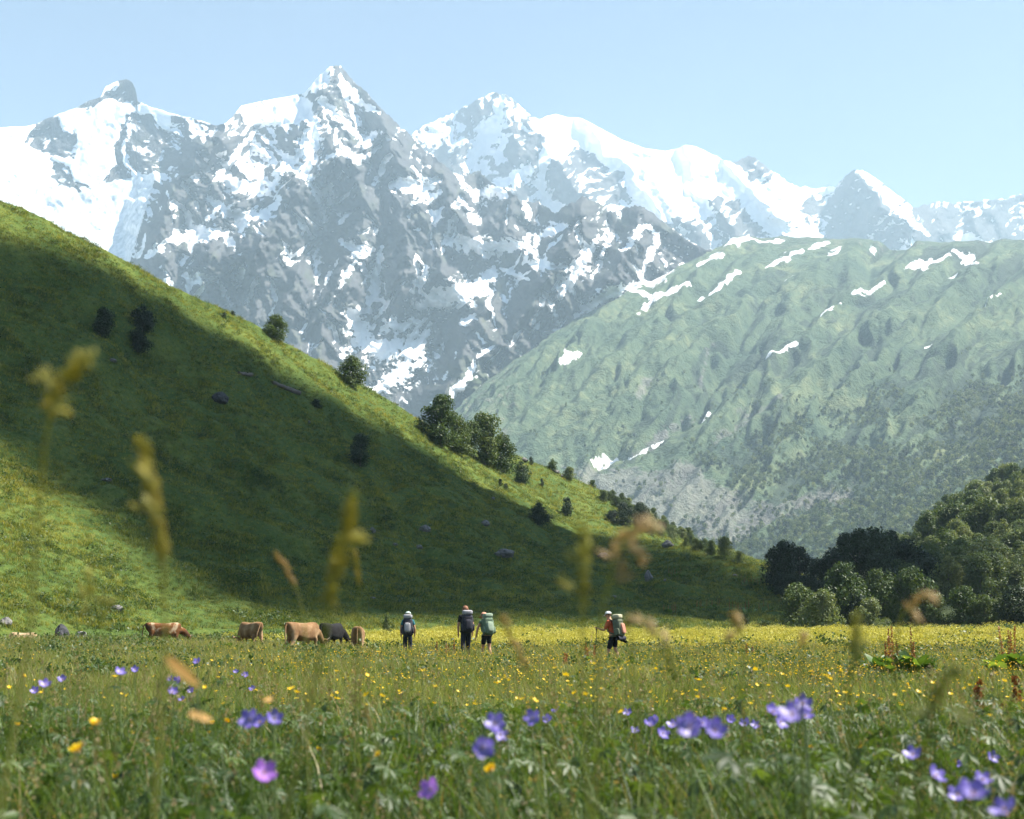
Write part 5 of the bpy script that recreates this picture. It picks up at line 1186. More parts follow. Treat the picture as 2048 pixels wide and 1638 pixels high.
M_ORANGE = leaf_mat('withered_orange', [(0.1, (0.30, 0.15, 0.04)), (0.6, (0.42, 0.24, 0.08)), (0.9, (0.50, 0.30, 0.12))], 0.4)
dry_leaf('long withered orange leaf blurred among the violets left of the cows', (328, 1312), (398, 1372), 1.3, 0.011)
dry_leaf('short withered brown leaf below the long orange one', (378, 1428), (424, 1440), 1.5, 0.010)
dry_leaf('small curled orange leaf lying among the grass by the violet pair', (528, 1402), (546, 1396), 2.0, 0.007)

# --- dock plants with rusty seed spikes
M_RUST = leaf_mat('rusty_seeds', [(0.1, (0.14, 0.055, 0.018)), (0.6, (0.26, 0.10, 0.03)), (0.95, (0.38, 0.17, 0.05))], 0.2)
M_DOCK = leaf_mat('dock_leaves', [(0.1, (0.04, 0.085, 0.016)), (0.5, (0.085, 0.15, 0.028)), (0.9, (0.15, 0.22, 0.045))], 0.40, spec=0.4)
def dock(label, loc, sp, nleaf, size, seed, width=0.4, group=None):
    r = np.random.default_rng(seed); t = thing('dock_plant', label, 'plant', loc, (0, 0, 0), 1.0, group)
    for i in range(sp):
        b = np.array([r.uniform(-width, width), r.uniform(-0.2, 0.2), 0]); H = size * r.uniform(0.75, 1.15); e = b + [r.normal(0, 0.04), 0, H]
        st = tube_np([b, (b + e) / 2, e], [0.006, 0.005, 0.002], 4); k = 90; tt = r.uniform(0.40, 1.0, k) ** 0.9; C = b + (e - b) * tt[:, None] + r.normal(0, 1, (k, 3)) * (0.040 * (1.2 - tt))[:, None]
        q = quads(C, r.normal(size=(k, 3)), 0.046, seed + i)
        V, Fq, br = join_np([st, q]); obj('seed_spike', mesh_np('seed_spike', V, Fq, False, {'br': br}), M_RUST, t)
    for i in range(nleaf):
        a = r.uniform(0, 6.28); l = size * r.uniform(0.35, 0.6); V = []
        for j in range(6):
            u = j / 5; w = 0.55 * l * math.sin(math.pi * (0.10 + 0.85 * u)) ** 0.8
            for q in (-1, 0, 1): V.append((q * w * 0.6, u * l, l * (1.25 * u - 0.65 * u * u) + abs(q) * 0.06 * l))
        V = np.array(V) @ np.array(Euler((r.uniform(0.0, 0.6), 0, a)).to_matrix()).T + [r.uniform(-width, width) * 0.9, r.uniform(-0.2, 0.2), 0.02]
        obj('leaf', mesh_np('leaf', V, grid_faces(3, 6), True, {'br': np.full(18, r.uniform())}), M_DOCK, t)
def gpt(px, Y):
    X = (px - CX) / F * Y; return Vector((X, Y, float(meadow_z(X, Y)) - 0.01))
dock('broad-leaved dock with six rusty spikes at the near edge of the yellow field', gpt(1790, 33), 7, 40, 1.15, 1, 0.60)
dock('leafy dock with tall rusty spikes beyond the six-spiked one', gpt(2015, 33), 6, 40, 1.15, 2, 0.55)
dock('rusty dock spikes with few leaves amid buttercups in the middle meadow', gpt(1978, 11.5), 5, 3, 0.66, 3, 0.20)
dock('dock spikes glowing orange between the first and second hiker', gpt(884, 47), 5, 3, 0.62, 4, 0.45)
dock('dark rusty dock spikes left of the hiker with the pole', gpt(1178, 44), 3, 3, 0.7, 5, 0.20)
dock('pair of dark dock spikes in the grass in front of the hiker with the pole', gpt(1128, 38), 3, 2, 0.5, 6, 0.35)
dock('low leafy clump with a rusty tip in the yellow field', gpt(1478, 47), 2, 18, 0.55, 7, 0.8)
for lab, px, py, w, sp in [('reddish dock clump on the shaded slope right of the pointed boulder', 1352, 1156, 0.9, 8), ('wide reddish dock clump on the shaded slope near the hill end', 1500, 1172, 1.3, 9), ('broadest reddish dock clump at the hill foot left of the thicket', 1500, 1226, 2.0, 14), ('dusky dock clump at the hill foot beside the broadest one', 1415, 1222, 1.2, 9), ('thin dock spikes at the hill foot above the hiker with the pole', 1345, 1232, 0.9, 7)]:
    p = cast(px, py)
    if p is not None: dock(lab, p, sp, 16, 1.15, px + py, w)
# ================================================================== BOULDERS, LOGS, CATTLE, HIKERS
M_STONE = None
def stone_mat():
    m, nt, b = mat_new('lichen_stone'); tc = nt.nodes.new('ShaderNodeTexCoord'); o = tc.outputs['Object']
    n1 = noise_n(nt, 2.2, 6, 0.7, o); n2 = noise_n(nt, 9.0, 4, 0.7, o)
    c = ramp(nt, n1, [(0.3, (0.06, 0.058, 0.056)), (0.55, (0.15, 0.14, 0.135)), (0.7, (0.25, 0.23, 0.22))])
    c = mixc(nt, ramp(nt, n2, [(0.56, (0, 0, 0)), (0.66, (0.7, 0.7, 0.7))]), c, (0.10, 0.11, 0.06))
    nt.links.new(c, b.inputs['Base Color']); b.inputs['Roughness'].default_value = 0.92; bump_n(nt, b, n2, 0.6, 0.06); return m
M_STONE = stone_mat()
M_DARKSTONE = simple_mat('dark_stone', (0.045, 0.045, 0.05), 0.9, 0.5, 3, 0.2, 0.5)
def boulder(label, loc, sx, sy, sz, seed, mat=None, peak=0.0):
    bm = bmesh.new(); bmesh.ops.create_icosphere(bm, subdivisions=3, radius=1.0)
    for v in bm.verts:
        p = v.co.copy(); q = p * 1.1 + Vector((seed * 3.1, seed * 1.7, seed))
        d = 1 + 0.32 * mnoise.noise(q) + 0.16 * mnoise.noise(q * 2.3) + 0.07 * mnoise.noise(q * 5)
        c = mnoise.cell_vector(q * 1.3); d *= 0.93 + 0.12 * c.x
        v.co = p * d
        if peak: k = max(0, v.co.z); v.co.x *= 1 - peak * 0.55 * k; v.co.y *= 1 - peak * 0.5 * k; v.co.z *= 1 + peak * 0.2
        v.co.x *= sx; v.co.y *= sy; v.co.z *= sz
    me = bpy.data.meshes.new('boulder'); bm.to_mesh(me); bm.free()
    return tag(obj('boulder', me, mat or M_STONE, None, loc, (0, 0, seed * 0.3)), label, 'boulder', None)
for i, (lab, px, py, w, h, pk, dk) in enumerate([
    ('long low grey boulder in the middle of the shaded lower slope', 1010, 1112, 46, 20, 0, 0), ('pointed upright grey boulder on the shaded slope above the hikers', 1297, 1160, 20, 24, 0.9, 0), ('grey boulder right of a small gully on the shaded slope', 850, 1062, 30, 15, 0, 0), ('flat boulder below the one beside the small gully', 838, 1097, 20, 10, 0, 0),
    ('pale flat boulder behind the bent grass head above the cattle', 231, 1222, 36, 15, 0, 0), ('grey slanting boulder at the hill foot beside the lying pale cow', 12, 1250, 34, 20, 0.3, 0), ('long thin streak of stone in the soft edge of the shade', 212, 962, 30, 8, 0, 0), ('small pale stone high on the shaded slope below the pair of trees', 226, 723, 20, 8, 0, 0),
    ('pale hump of stone left of the arching panicle', 1206, 1116, 28, 14, 0, 0), ('broken dark boulder beside the hollow on the shaded slope', 745, 1064, 16, 12, 0.3, 0), ('rough stone near the upper edge of the shade below the spur thicket', 1336, 1094, 28, 17, 0.3, 0), ('dark rounded rock alone high on the shaded slope', 440, 803, 40, 24, 0, 1), ('small upright stone below the fallen log', 618, 850, 8, 13, 0.6, 0),
    ('thin white stone low on the shaded slope above the first hiker', 745, 1198, 16, 6, 0, 0), ('small pale stone left of the pointed boulder', 1228, 1196, 14, 8, 0, 0), ('flat pale stone below the pointed boulder', 1280, 1190, 18, 7, 0, 0), ('pale stone on the shaded slope left of the wide dock clump', 1470, 1154, 14, 8, 0, 0), ('tiny pale stone between the pointed boulder and the reddish dock', 1330, 1162, 9, 6, 0, 0), ('grey half-buried stone right of the small hollow', 970, 1050, 24, 12, 0, 0),
    ('small reddish stone in the grass below the small gully', 790, 1090, 14, 6, 0, 0), ('whitish stone by the hill foot above the pair of hikers', 1082, 1222, 12, 7, 0, 0), ('low stone at the edge of shade beneath the lit strip', 985, 1000, 14, 8, 0, 0), ('stone lying on the bare patch of the spur skyline', 1112, 946, 18, 8, 0, 0), ('second stone lying on the bare patch of the spur skyline', 1122, 953, 12, 6, 0, 0), ('grey stone by the crest clump where the spur begins', 1048, 922, 22, 8, 0, 0), ('dark stump-like stone beside the uppermost clump tree', 843, 850, 12, 8, 0, 1)]):
    p = cast(px, py)
    if p is None: continue
    k = p.y / F; boulder(lab, p + Vector((0, 0, h * k * 0.25)), w * k * 0.42, w * k * 0.38, h * k * 0.52, i + 1.0, M_DARKSTONE if dk else None, pk)
p = gpt(135, 72); boulder('dark grey boulder in the grass between the pale and the pied cow', p + Vector((0, 0, 0.55)), 0.34, 0.4, 0.45, 61.0, M_DARKSTONE, 0.2)

def log(label, a, b, r0, r1, seed):
    p, q = cast(*a), cast(*b); d = q - p; n = 9; r = np.random.default_rng(seed)
    pts = [np.array(p + d * (i / (n - 1)) + Vector((0, 0, r0 * 0.7))) - np.array(p) + r.normal(0, 0.02, 3) for i in range(n)]
    V, Fq, _ = tube_np(pts, [r0 + (r1 - r0) * i / (n - 1) + r.normal(0, 0.01) for i in range(n)], 9)
    t = thing('log', label, 'log', p); tr = obj('trunk', mesh_np('trunk', V, Fq), M_LOG, t)
    for k, (i0, rr) in enumerate(((0, r0), (n - 1, r1))):
        bm = bmesh.new(); bmesh.ops.create_circle(bm, cap_ends=True, segments=9, radius=rr * 1.0); me = bpy.data.meshes.new('cut_end'); bm.to_mesh(me); bm.free()
        obj('cut_end', me, M_CUT, t, pts[i0] + np.array(d.normalized()) * (0.004 if k else -0.004), d.to_track_quat('Z', 'Y').to_euler())
    for s in range(2):
        c = pts[3 + 2 * s]; V, Fq, _ = tube_np([c, c + np.array([0.1, -0.15, 0.35])], [0.06, 0.03], 5); obj('branch_stub', mesh_np('branch_stub', V, Fq), M_LOG, t)
M_LOG = simple_mat('weathered_log', (0.13, 0.11, 0.10), 0.95, 0.5, 5, 0.1, 0.6); M_CUT = simple_mat('cut_wood', (0.10, 0.075, 0.055), 0.95, 0.4, 12, 0.1)
log('short weathered log lying level high on the shaded slope', (477, 748), (503, 752), 0.22, 0.30, 3)
log('long weathered log sloping down the shaded hillside', (544, 767), (598, 789), 0.28, 0.40, 4)

def skin(name, verts, edges, root=0, sub=2, smooth=0.0):
    """grow one continuous body over a skeleton; verts are (x, y, z, radius)"""
    me = bpy.data.meshes.new(name); me.from_pydata([v[:3] for v in verts], edges, []); me.update()
    o = bpy.data.objects.new(name, me); COL.objects.link(o)
    md = o.modifiers.new('skin', 'SKIN'); md.branch_smoothing = smooth
    for i, v in enumerate(verts):
        sv = me.skin_vertices[0].data[i]; sv.radius = (v[3], v[4] if len(v) > 4 else v[3]); sv.use_root = (i == root)
    sb = o.modifiers.new('subdivision', 'SUBSURF'); sb.levels = sub; sb.render_levels = sub
    dg = bpy.context.evaluated_depsgraph_get(); out = bpy.data.meshes.new_from_object(o.evaluated_get(dg)); out.name = name
    bpy.data.objects.remove(o); bpy.data.meshes.remove(me)
    for p in out.polygons: p.use_smooth = True
    return out

def hide_mat(name, stops, scale, patch=None):
    m, nt, b = mat_new(name); tc = nt.nodes.new('ShaderNodeTexCoord'); o = tc.outputs['Object']
    f = noise_n(nt, scale, 4, 0.6, o, 0.4); c = ramp(nt, f, stops)
    nt.links.new(c, b.inputs['Base Color']); b.inputs['Roughness'].default_value = 0.85; b.inputs['Specular IOR Level'].default_value = 0.12; bump_n(nt, b, noise_n(nt, 60, 3, 0.7, o), 0.3, 0.01); return m
M_TAN = hide_mat('tan_hide', [(0.32, (0.11, 0.058, 0.026)), (0.5, (0.21, 0.12, 0.058)), (0.68, (0.34, 0.23, 0.13))], 1.7)
M_PALE = hide_mat('cream_hide', [(0.3, (0.27, 0.18, 0.10)), (0.7, (0.40, 0.30, 0.19))], 2.0)
M_BROWNWHITE = hide_mat('brown_and_cream_hide', [(0.40, (0.36, 0.27, 0.17)), (0.47, (0.15, 0.06, 0.02)), (0.62, (0.06, 0.028, 0.013))], 1.3)
M_BLACK = hide_mat('black_hide', [(0.3, (0.008, 0.008, 0.009)), (0.7, (0.02, 0.018, 0.018))], 3.0)
M_PIED = hide_mat('pied_hide', [(0.50, (0.015, 0.015, 0.017)), (0.56, (0.34, 0.33, 0.32))], 1.6)
M_HORN = simple_mat('horn', (0.30, 0.25, 0.17), 0.5, 0.3, 20); M_HOOF = simple_mat('hoof', (0.03, 0.025, 0.02), 0.6, 0.3, 20); M_EYE = simple_mat('dark_eye', (0.01, 0.008, 0.006), 0.2, 0.2, 20, 0.6)

def fused(name, V, E, rings, voxel=0.032, smooth=5):
    """limbs grown on a skeleton and a lofted trunk melted into one continuous skin"""
    limbs = skin(name, V, E, 0, 1); bm = bmesh.new(); bm.from_mesh(limbs); bpy.data.meshes.remove(limbs)
    R = []; m = 16
    for (y, w, h, zc) in rings:
        row = []
        for j in range(m):
            a = 2 * math.pi * j / m; c, s_ = math.cos(a), math.sin(a); ex = 0.72
            row.append(bm.verts.new((math.copysign(abs(c) ** ex, c) * w * 0.5, y, zc + math.copysign(abs(s_) ** ex, s_) * h * 0.5)))
        R.append(row)
    for r0, r1 in zip(R, R[1:]):
        for j in range(m): bm.faces.new((r0[j], r0[(j + 1) % m], r1[(j + 1) % m], r1[j]))
    bm.faces.new(R[0]); bm.faces.new(R[-1][::-1]); bmesh.ops.recalc_face_normals(bm, faces=bm.faces)
    me = bpy.data.meshes.new(name); bm.to_mesh(me); bm.free()
    o = bpy.data.objects.new(name, me); COL.objects.link(o)
    md = o.modifiers.new('remesh', 'REMESH'); md.mode = 'VOXEL'; md.voxel_size = voxel; md.use_smooth_shade = True
    sm = o.modifiers.new('smooth', 'SMOOTH'); sm.iterations = smooth; sm.factor = 0.5
    out = bpy.data.meshes.new_from_object(o.evaluated_get(bpy.context.evaluated_depsgraph_get())); out.name = name
    bpy.data.objects.remove(o); bpy.data.meshes.remove(me)
    for p in out.polygons: p.use_smooth = True
    return out

def cow(label, loc, heading, mat, scale=1.0, head='down', turn=0.0, lying=False, tail=0.0):
    """faces +Y before turning by heading"""
    V = [(0, -0.20, 1.00, 0.20), (0, -0.62, 1.04, 0.20), (0, -0.86, 1.16, 0.12), (0, 0.20, 1.0, 0.2), (0, 0.52, 1.04, 0.22)]
    E = [(0, 1), (1, 2), (0, 3), (3, 4)]
    hx = turn; scale *= 0.93; loc = loc - Vector((0, 0, 0.05))
    N_ = [(hx * 0.3, 0.84, 1.02, 0.16, 0.22), (hx * 0.7, 1.10, 0.80, 0.12, 0.17), (hx * 0.9, 1.26, 0.60, 0.115, 0.13), (hx, 1.38, 0.40, 0.085), (hx, 1.45, 0.26, 0.07)]
    if head != 'down': N_ = [(hx * 0.3, 0.88, 1.16, 0.16, 0.20), (hx * 0.7, 1.08, 1.28, 0.12, 0.15), (hx * 0.9, 1.22, 1.32, 0.115, 0.12), (hx, 1.40, 1.20, 0.085), (hx, 1.50, 1.12, 0.07)]
    a = len(V); V += N_; E += [(4, a), (a, a + 1), (a + 1, a + 2), (a + 2, a + 3), (a + 3, a + 4)]
    for s in (-1, 1):
        b = len(V); st = 0.06 * s
        if not lying: V += [(s * 0.15, 0.50 + st, 0.80, 0.11), (s * 0.16, 0.53 + st, 0.50, 0.064), (s * 0.16, 0.50 + st, 0.20, 0.045), (s * 0.16, 0.54 + st, 0.03, 0.055)]
        else: V += [(s * 0.20, 0.55, 0.82, 0.12), (s * 0.24, 0.85, 0.72, 0.075), (s * 0.22, 0.62, 0.66, 0.05), (s * 0.22, 0.55, 0.64, 0.05)]
        E += [(4, b), (b, b + 1), (b + 1, b + 2), (b + 2, b + 3)]
        b = len(V)
        if not lying: V += [(s * 0.18, -0.62 - st, 0.88, 0.15), (s * 0.18, -0.74 - st, 0.60, 0.085), (s * 0.17, -0.88 - st, 0.46, 0.06), (s * 0.17, -0.80 - st, 0.18, 0.045), (s * 0.17, -0.76 - st, 0.03, 0.055)]
        else: V += [(s * 0.24, -0.55, 0.88, 0.17), (s * 0.34, -0.25, 0.78, 0.10), (s * 0.36, -0.70, 0.70, 0.06), (s * 0.34, -0.50, 0.66, 0.05), (s * 0.34, -0.42, 0.65, 0.05)]
        E += [(1, b), (b, b + 1), (b + 1, b + 2), (b + 2, b + 3), (b + 3, b + 4)]
        b = len(V); V += [(s * 0.235, -0.56, 1.34, 0.055)]; E += [(1, b)]          # hip bones
    RG = [(-0.99, 0.22, 0.20, 1.26), (-0.92, 0.38, 0.38, 1.20), (-0.74, 0.50, 0.56, 1.12), (-0.52, 0.54, 0.66, 1.06), (-0.2, 0.60, 0.72, 1.00), (0.12, 0.60, 0.74, 0.99), (0.42, 0.50, 0.74, 1.02), (0.62, 0.40, 0.66, 1.07), (0.80, 0.28, 0.46, 1.08)]
    t = thing('cow', label, 'cow', loc, (0, 0, heading), scale)
    body = obj('body', fused('body', V, E, RG), mat, t)
    V, Fq, _ = tube_np([(0, -0.98, 1.30), (tail * 0.3, -1.08, 1.22), (tail * 0.8, -1.12, 0.85), (tail, -1.12, 0.55)], [0.04, 0.032, 0.022, 0.018], 6); tl = obj('tail', mesh_np('tail', V, Fq), mat, t)
    V, Fq, _ = tube_np([(tail, -1.12, 0.60), (tail * 1.05, -1.12, 0.48), (tail * 1.1, -1.12, 0.30)], [0.02, 0.05, 0.01], 6); obj('tail_tuft', mesh_np('tail_tuft', V, Fq), M_BLACK, tl)
    h = np.array(N_[2][:3]); nk = np.array(N_[1][:3]); mz = np.array(N_[3][:3]); f = (mz - h) / np.linalg.norm(mz - h); up = np.cross(np.cross(f, [0, 0, 1]), f) if abs(f[2]) < 0.95 else np.array([0, 1, 0]); up = up / np.linalg.norm(up); sd = np.cross(f, up)
    for s in (-1, 1):
        e = h + sd * s * 0.10 - f * 0.06 + up * 0.04
        V, Fq, _ = tube_np([e, e + sd * s * 0.09 - f * 0.02, e + sd * s * 0.20 - up * 0.02], [0.03, 0.055, 0.012], 6); obj('ear', mesh_np('ear', V, Fq), mat, t)
        V, Fq, _ = tube_np([e + up * 0.04, e + sd * s * 0.10 + up * 0.10, e + sd * s * 0.12 + up * 0.22], [0.026, 0.02, 0.005], 6); obj('horn', mesh_np('horn', V, Fq), M_HORN, t)
        bm = bmesh.new(); bmesh.ops.create_icosphere(bm, subdivisions=1, radius=0.02); me = bpy.data.meshes.new('eye'); bm.to_mesh(me); bm.free(); obj('eye', me, M_EYE, t, h + sd * s * 0.105 + f * 0.06 + up * 0.03)
    return t
cow('tan cow with its tail swung aside, grazing left of the largest tan cow', gpt(506, 61), math.radians(38), M_TAN, 1.0, 'down', 0.1, tail=-0.28)
cow('largest tan cow, rump towards the viewer, grazing beside the black cow', gpt(612, 57), math.radians(-33), M_TAN, 1.08, 'down', -0.1, tail=0.08)
cow('black cow half hidden behind the largest tan cow', gpt(669, 61), math.radians(-20), M_BLACK, 1.02, 'down', 0.2)
cow('tan cow seen from straight behind, last of the herd towards the hikers', gpt(720, 57), math.radians(4), M_TAN, 0.98, 'down')
cow('brown and cream cow standing deep in the grass, only its back showing', gpt(338, 70) - Vector((0, 0, 0.10)), math.radians(-66), M_BROWNWHITE, 1.02, 'down')
cow('pale cream cow lying in the grass with its brown head up', gpt(62, 72) - Vector((0, 0, 0.36)), math.radians(-40), M_PALE, 0.85, 'up_low' if False else 'down', lying=True)
cow('black and white cow lying in the grass beside the dark grey boulder', gpt(172, 72) - Vector((0, 0, 0.42)), math.radians(25), M_PIED, 0.9, 'down', lying=True)

# --- hikers
def cloth_mat(name, col, var=0.2, scale=14, rough=0.85): return simple_mat(name, col, rough, var, scale, 0.2, 0.25)
M_SKIN = simple_mat('skin', (0.42, 0.22, 0.13), 0.55, 0.12, 6, 0.35)
M_HAIRB = simple_mat('brown_hair', (0.09, 0.045, 0.022), 0.6, 0.4, 40); M_HAIRR = simple_mat('reddish_hair', (0.20, 0.085, 0.04), 0.6, 0.4, 40); M_BOOT = cloth_mat('boot_leather', (0.06, 0.045, 0.035))

def person(label, loc, heading, H, lean, legs, armL, armR, shirt, shirt_m, sleeve, bottoms, bot_m, bot_len, hat, hat_m, hair_m, grip=None):
    """standing figure facing +Y; lean tips the trunk forward; legs = forward offsets of the feet; arms = (elbow, wrist) relative to the shoulder"""
    k = H / 1.78; hip = Vector((0, 0, 0.95))
    def up(p):
        q = Vector(p) - hip; c, s = math.cos(lean), math.sin(lean); return (q.x, q.y * c + q.z * s, -q.y * s + q.z * c + hip.z)
    B = []; E = []
    def add(p, r, r2=None, par=None):
        B.append((p[0] * k, p[1] * k, p[2] * k, r * k, (r2 or r) * k)); i = len(B) - 1
        if par is not None: E.append((par, i))
        return i
    pel = add((0, 0, 0.95), 0.135, 0.105); bel = add(up((0, 0, 1.10)), 0.125, 0.10, pel); ch = add(up((0, 0.01, 1.28)), 0.145, 0.11, bel); uc = add(up((0, 0.0, 1.42)), 0.115, 0.085, ch)
    nk = add(up((0, 0.02, 1.52)), 0.054, None, uc); hb = add(up((0, 0.045, 1.60)), 0.072, None, nk); hc = add(up((0, 0.045, 1.68)), 0.086, 0.095, hb); ht = add(up((0, 0.03, 1.745)), 0.055, 0.06, hc)
    add(up((0, 0.135, 1.645)), 0.014, None, hb)
    arms = []
    for s, (el, wr) in ((-1, armL), (1, armR)):
        sh = Vector(up((s * 0.175, 0, 1.43))); e = sh + Vector(el); w = sh + Vector(wr)
        i = add(sh, 0.062, None, uc); j = add(sh.lerp(e, 0.5), 0.05, None, i); j2 = add(e, 0.042, None, j); j3 = add(e.lerp(w, 0.45), 0.040, None, j2); j4 = add(w, 0.027, None, j3)
        d = (w - e).normalized(); h1 = w + d * 0.055; j5 = add(h1, 0.034, 0.022, j4); sx = Vector((s * 1.0, 0, 0)); fw = Vector((0, 1, 0))
        for f in range(4):
            o = fw * (0.026 - 0.017 * f); a = h1 + d * 0.035 + o; L = (0.034, 0.042, 0.038, 0.028)[f]
            q = add(a, 0.0085, None, j5); q2 = add(a + d * L - sx * 0.012, 0.0078, None, q); add(a + d * (L + 0.012) - sx * 0.032, 0.0068, None, q2)
        q = add(w + d * 0.03 + fw * 0.036, 0.010, None, j5); add(w + d * 0.062 + fw * 0.050 - sx * 0.012, 0.0085, None, q)
        arms.append((sh, e, w, h1))
    kn = []
    for s, dy in zip((-1, 1), legs):
        hp = Vector((s * 0.09, 0, 0.92)); an = Vector((s * 0.10, dy, 0.09 + (0.05 if dy < -0.1 else 0))); kk = hp.lerp(an, 0.5) + Vector((0, 0.05 if dy >= 0 else 0.08, 0.02))
        i = add(hp, 0.090, None, pel); j = add(hp.lerp(kk, 0.5), 0.078, None, i); j2 = add(kk, 0.056, None, j); j3 = add(kk.lerp(an, 0.4), 0.055, None, j2); j4 = add(an, 0.036, None, j3); j5 = add(an + Vector((0, 0.06, -0.05)), 0.036, None, j4); add(an + Vector((0, 0.16, -0.06)), 0.03, None, j5); kn.append((hp, kk, an))
    t = thing('person', label, 'person', loc, (0, 0, heading))
    obj('body', skin('body', B, E, 0, 2), M_SKIN, t)
    def cl(name, chains, mat):
        b = []; e = []
        for ch_ in chains:
            par = None
            for p, r in ch_:
                if isinstance(p, int): par = p; continue
                b.append((p[0] * k, p[1] * k, p[2] * k, r[0] * k, r[1] * k))
                if par is not None: e.append((par, len(b) - 1))
                par = len(b) - 1
        obj(name, skin(name, b, e, 0, 2), mat, t)
    sl = []
    for (sh, e, w, h1) in arms:
        q = [(sh, (0.076, 0.076)), (sh.lerp(e, 0.5 * min(sleeve, 1)), (0.066, 0.066)), (sh.lerp(e, min(sleeve, 1)), (0.060, 0.060))]
        if sleeve > 1: q.append((e.lerp(w, sleeve - 1), (0.05, 0.05)))
        sl.append([(3, None)] + q)
    cl('shirt', [[((0, 0, 0.92), (0.148, 0.118)), (up((0, 0, 1.10)), (0.140, 0.115)), (up((0, 0.01, 1.28)), (0.160, 0.125)), (up((0, 0, 1.43)), (0.128, 0.098)), (up((0, 0.01, 1.49)), (0.066, 0.066))]] + sl, shirt_m)
    lg = []
    for (hp, kk, an) in kn:
        q = [(hp, (0.104, 0.104)), (hp.lerp(kk, 0.5), (0.094, 0.094)), (hp.lerp(kk, min(1, bot_len)), (0.082, 0.082))]
        if bot_len > 1: q += [(kk.lerp(an, 0.5), (0.070, 0.070)), (kk.lerp(an, 0.92), (0.058, 0.058))]
        lg.append([(0, None)] + q)
    cl('trousers' if bot_len > 1 else 'shorts', [[((0, 0, 1.00), (0.142, 0.115)), ((0, 0, 0.93), (0.140, 0.115))]] + lg, bot_m)
    for (hp, kk, an) in kn:
        V = [(an + Vector((0, -0.03, 0.08)), 0.05), (an + Vector((0, -0.01, -0.02)), 0.05), (an + Vector((0, 0.08, -0.045)), 0.048), (an + Vector((0, 0.17, -0.055)), 0.038)]
        obj('boot', skin('boot', [(v.x * k, v.y * k, v.z * k, r * k) for v, r in V], [(0, 1), (1, 2), (2, 3)], 0, 2), M_BOOT, t)
    hcv = Vector(up((0, 0.035, 1.685))) * k
    bm = bmesh.new(); bmesh.ops.create_uvsphere(bm, u_segments=18, v_segments=12, radius=0.104 * k)
    bmesh.ops.delete(bm, geom=[v for v in bm.verts if v.co.z < (-0.03 if hat else -0.055) * k or (v.co.y > 0.075 * k and v.co.z < 0.03 * k)], context='VERTS')
    for v in bm.verts: v.co.y *= 1.08; v.co.z *= 1.05; v.co *= 1 + 0.03 * mnoise.noise(v.co * 40)
    me = bpy.data.meshes.new('hair'); bm.to_mesh(me); bm.free(); o = obj('hair', me, hair_m, t, hcv, (-lean, 0, 0)); sm = o.modifiers.new('thickness', 'SOLIDIFY'); sm.thickness = 0.01
    if hat:
        bm = bmesh.new(); bmesh.ops.create_uvsphere(bm, u_segments=20, v_segments=12, radius=0.116 * k); bmesh.ops.delete(bm, geom=[v for v in bm.verts if v.co.z < 0.005 * k], context='VERTS')
        for v in bm.verts: v.co.y *= 1.08
        me = bpy.data.meshes.new('cap'); bm.to_mesh(me); bm.free(); c = obj('cap', me, hat_m, t, hcv, (-lean, 0, 0)); sm = c.modifiers.new('thickness', 'SOLIDIFY'); sm.thickness = 0.006
        V = []
        for i in range(9):
            a = math.pi * (0.14 + 0.72 * i / 8)
            for q in (0.108, 0.165, 0.205): V.append((q * k * math.cos(a) * (0.88 if q > 0.11 else 1), q * k * math.sin(a) * 1.08, (0.012 - 0.35 * (q - 0.108)) * k))
        b = obj('cap_brim', mesh_np('cap_brim', V, grid_faces(3, 9)), hat_m, c); sm = b.modifiers.new('thickness', 'SOLIDIFY'); sm.thickness = 0.005
    for s in (-1, 1):
        bm = bmesh.new(); bmesh.ops.create_icosphere(bm, subdivisions=1, radius=0.012 * k); me = bpy.data.meshes.new('eye'); bm.to_mesh(me); bm.free(); obj('eye', me, M_EYE, t, Vector(up((s * 0.032, 0.128, 1.668))) * k)
        bm = bmesh.new(); bmesh.ops.create_icosphere(bm, subdivisions=2, radius=0.026 * k)
        for v in bm.verts: v.co.x *= 0.4; v.co.z *= 1.3
        me = bpy.data.meshes.new('ear'); bm.to_mesh(me); bm.free(); obj('ear', me, M_SKIN, t, Vector(up((s * 0.096, 0.03, 1.655))) * k, (-lean, 0, 0))
    M = Matrix.Translation(Vector(loc)) @ Matrix.Rotation(heading, 4, 'Z')
    return t, up, k, M, arms

def rbox(w, d, h, seed, bulge=0.12, n=10):
    """a stuffed fabric box standing on its base"""
    bm = bmesh.new(); bmesh.ops.create_cube(bm, size=1.0); bmesh.ops.subdivide_edges(bm, edges=bm.edges[:], cuts=5, use_grid_fill=True)
    for v in bm.verts:
        p = v.co * 2; L = (abs(p.x) ** 4 + abs(p.y) ** 4 + abs(p.z) ** 5) ** 0.25; q = p / max(L, 1e-6); q *= 1 + 0.05 * mnoise.noise(q * 2.5 + Vector((seed, 0, 0))) + 0.02 * mnoise.noise(q * 7 + Vector((seed, 0, 0)))
        v.co = Vector((q.x * w / 2, q.y * d / 2, (q.z + 1) * h / 2))
    me = bpy.data.meshes.new('pack_body'); bm.to_mesh(me); bm.free()
    for p in me.polygons: p.use_smooth = True
    return me

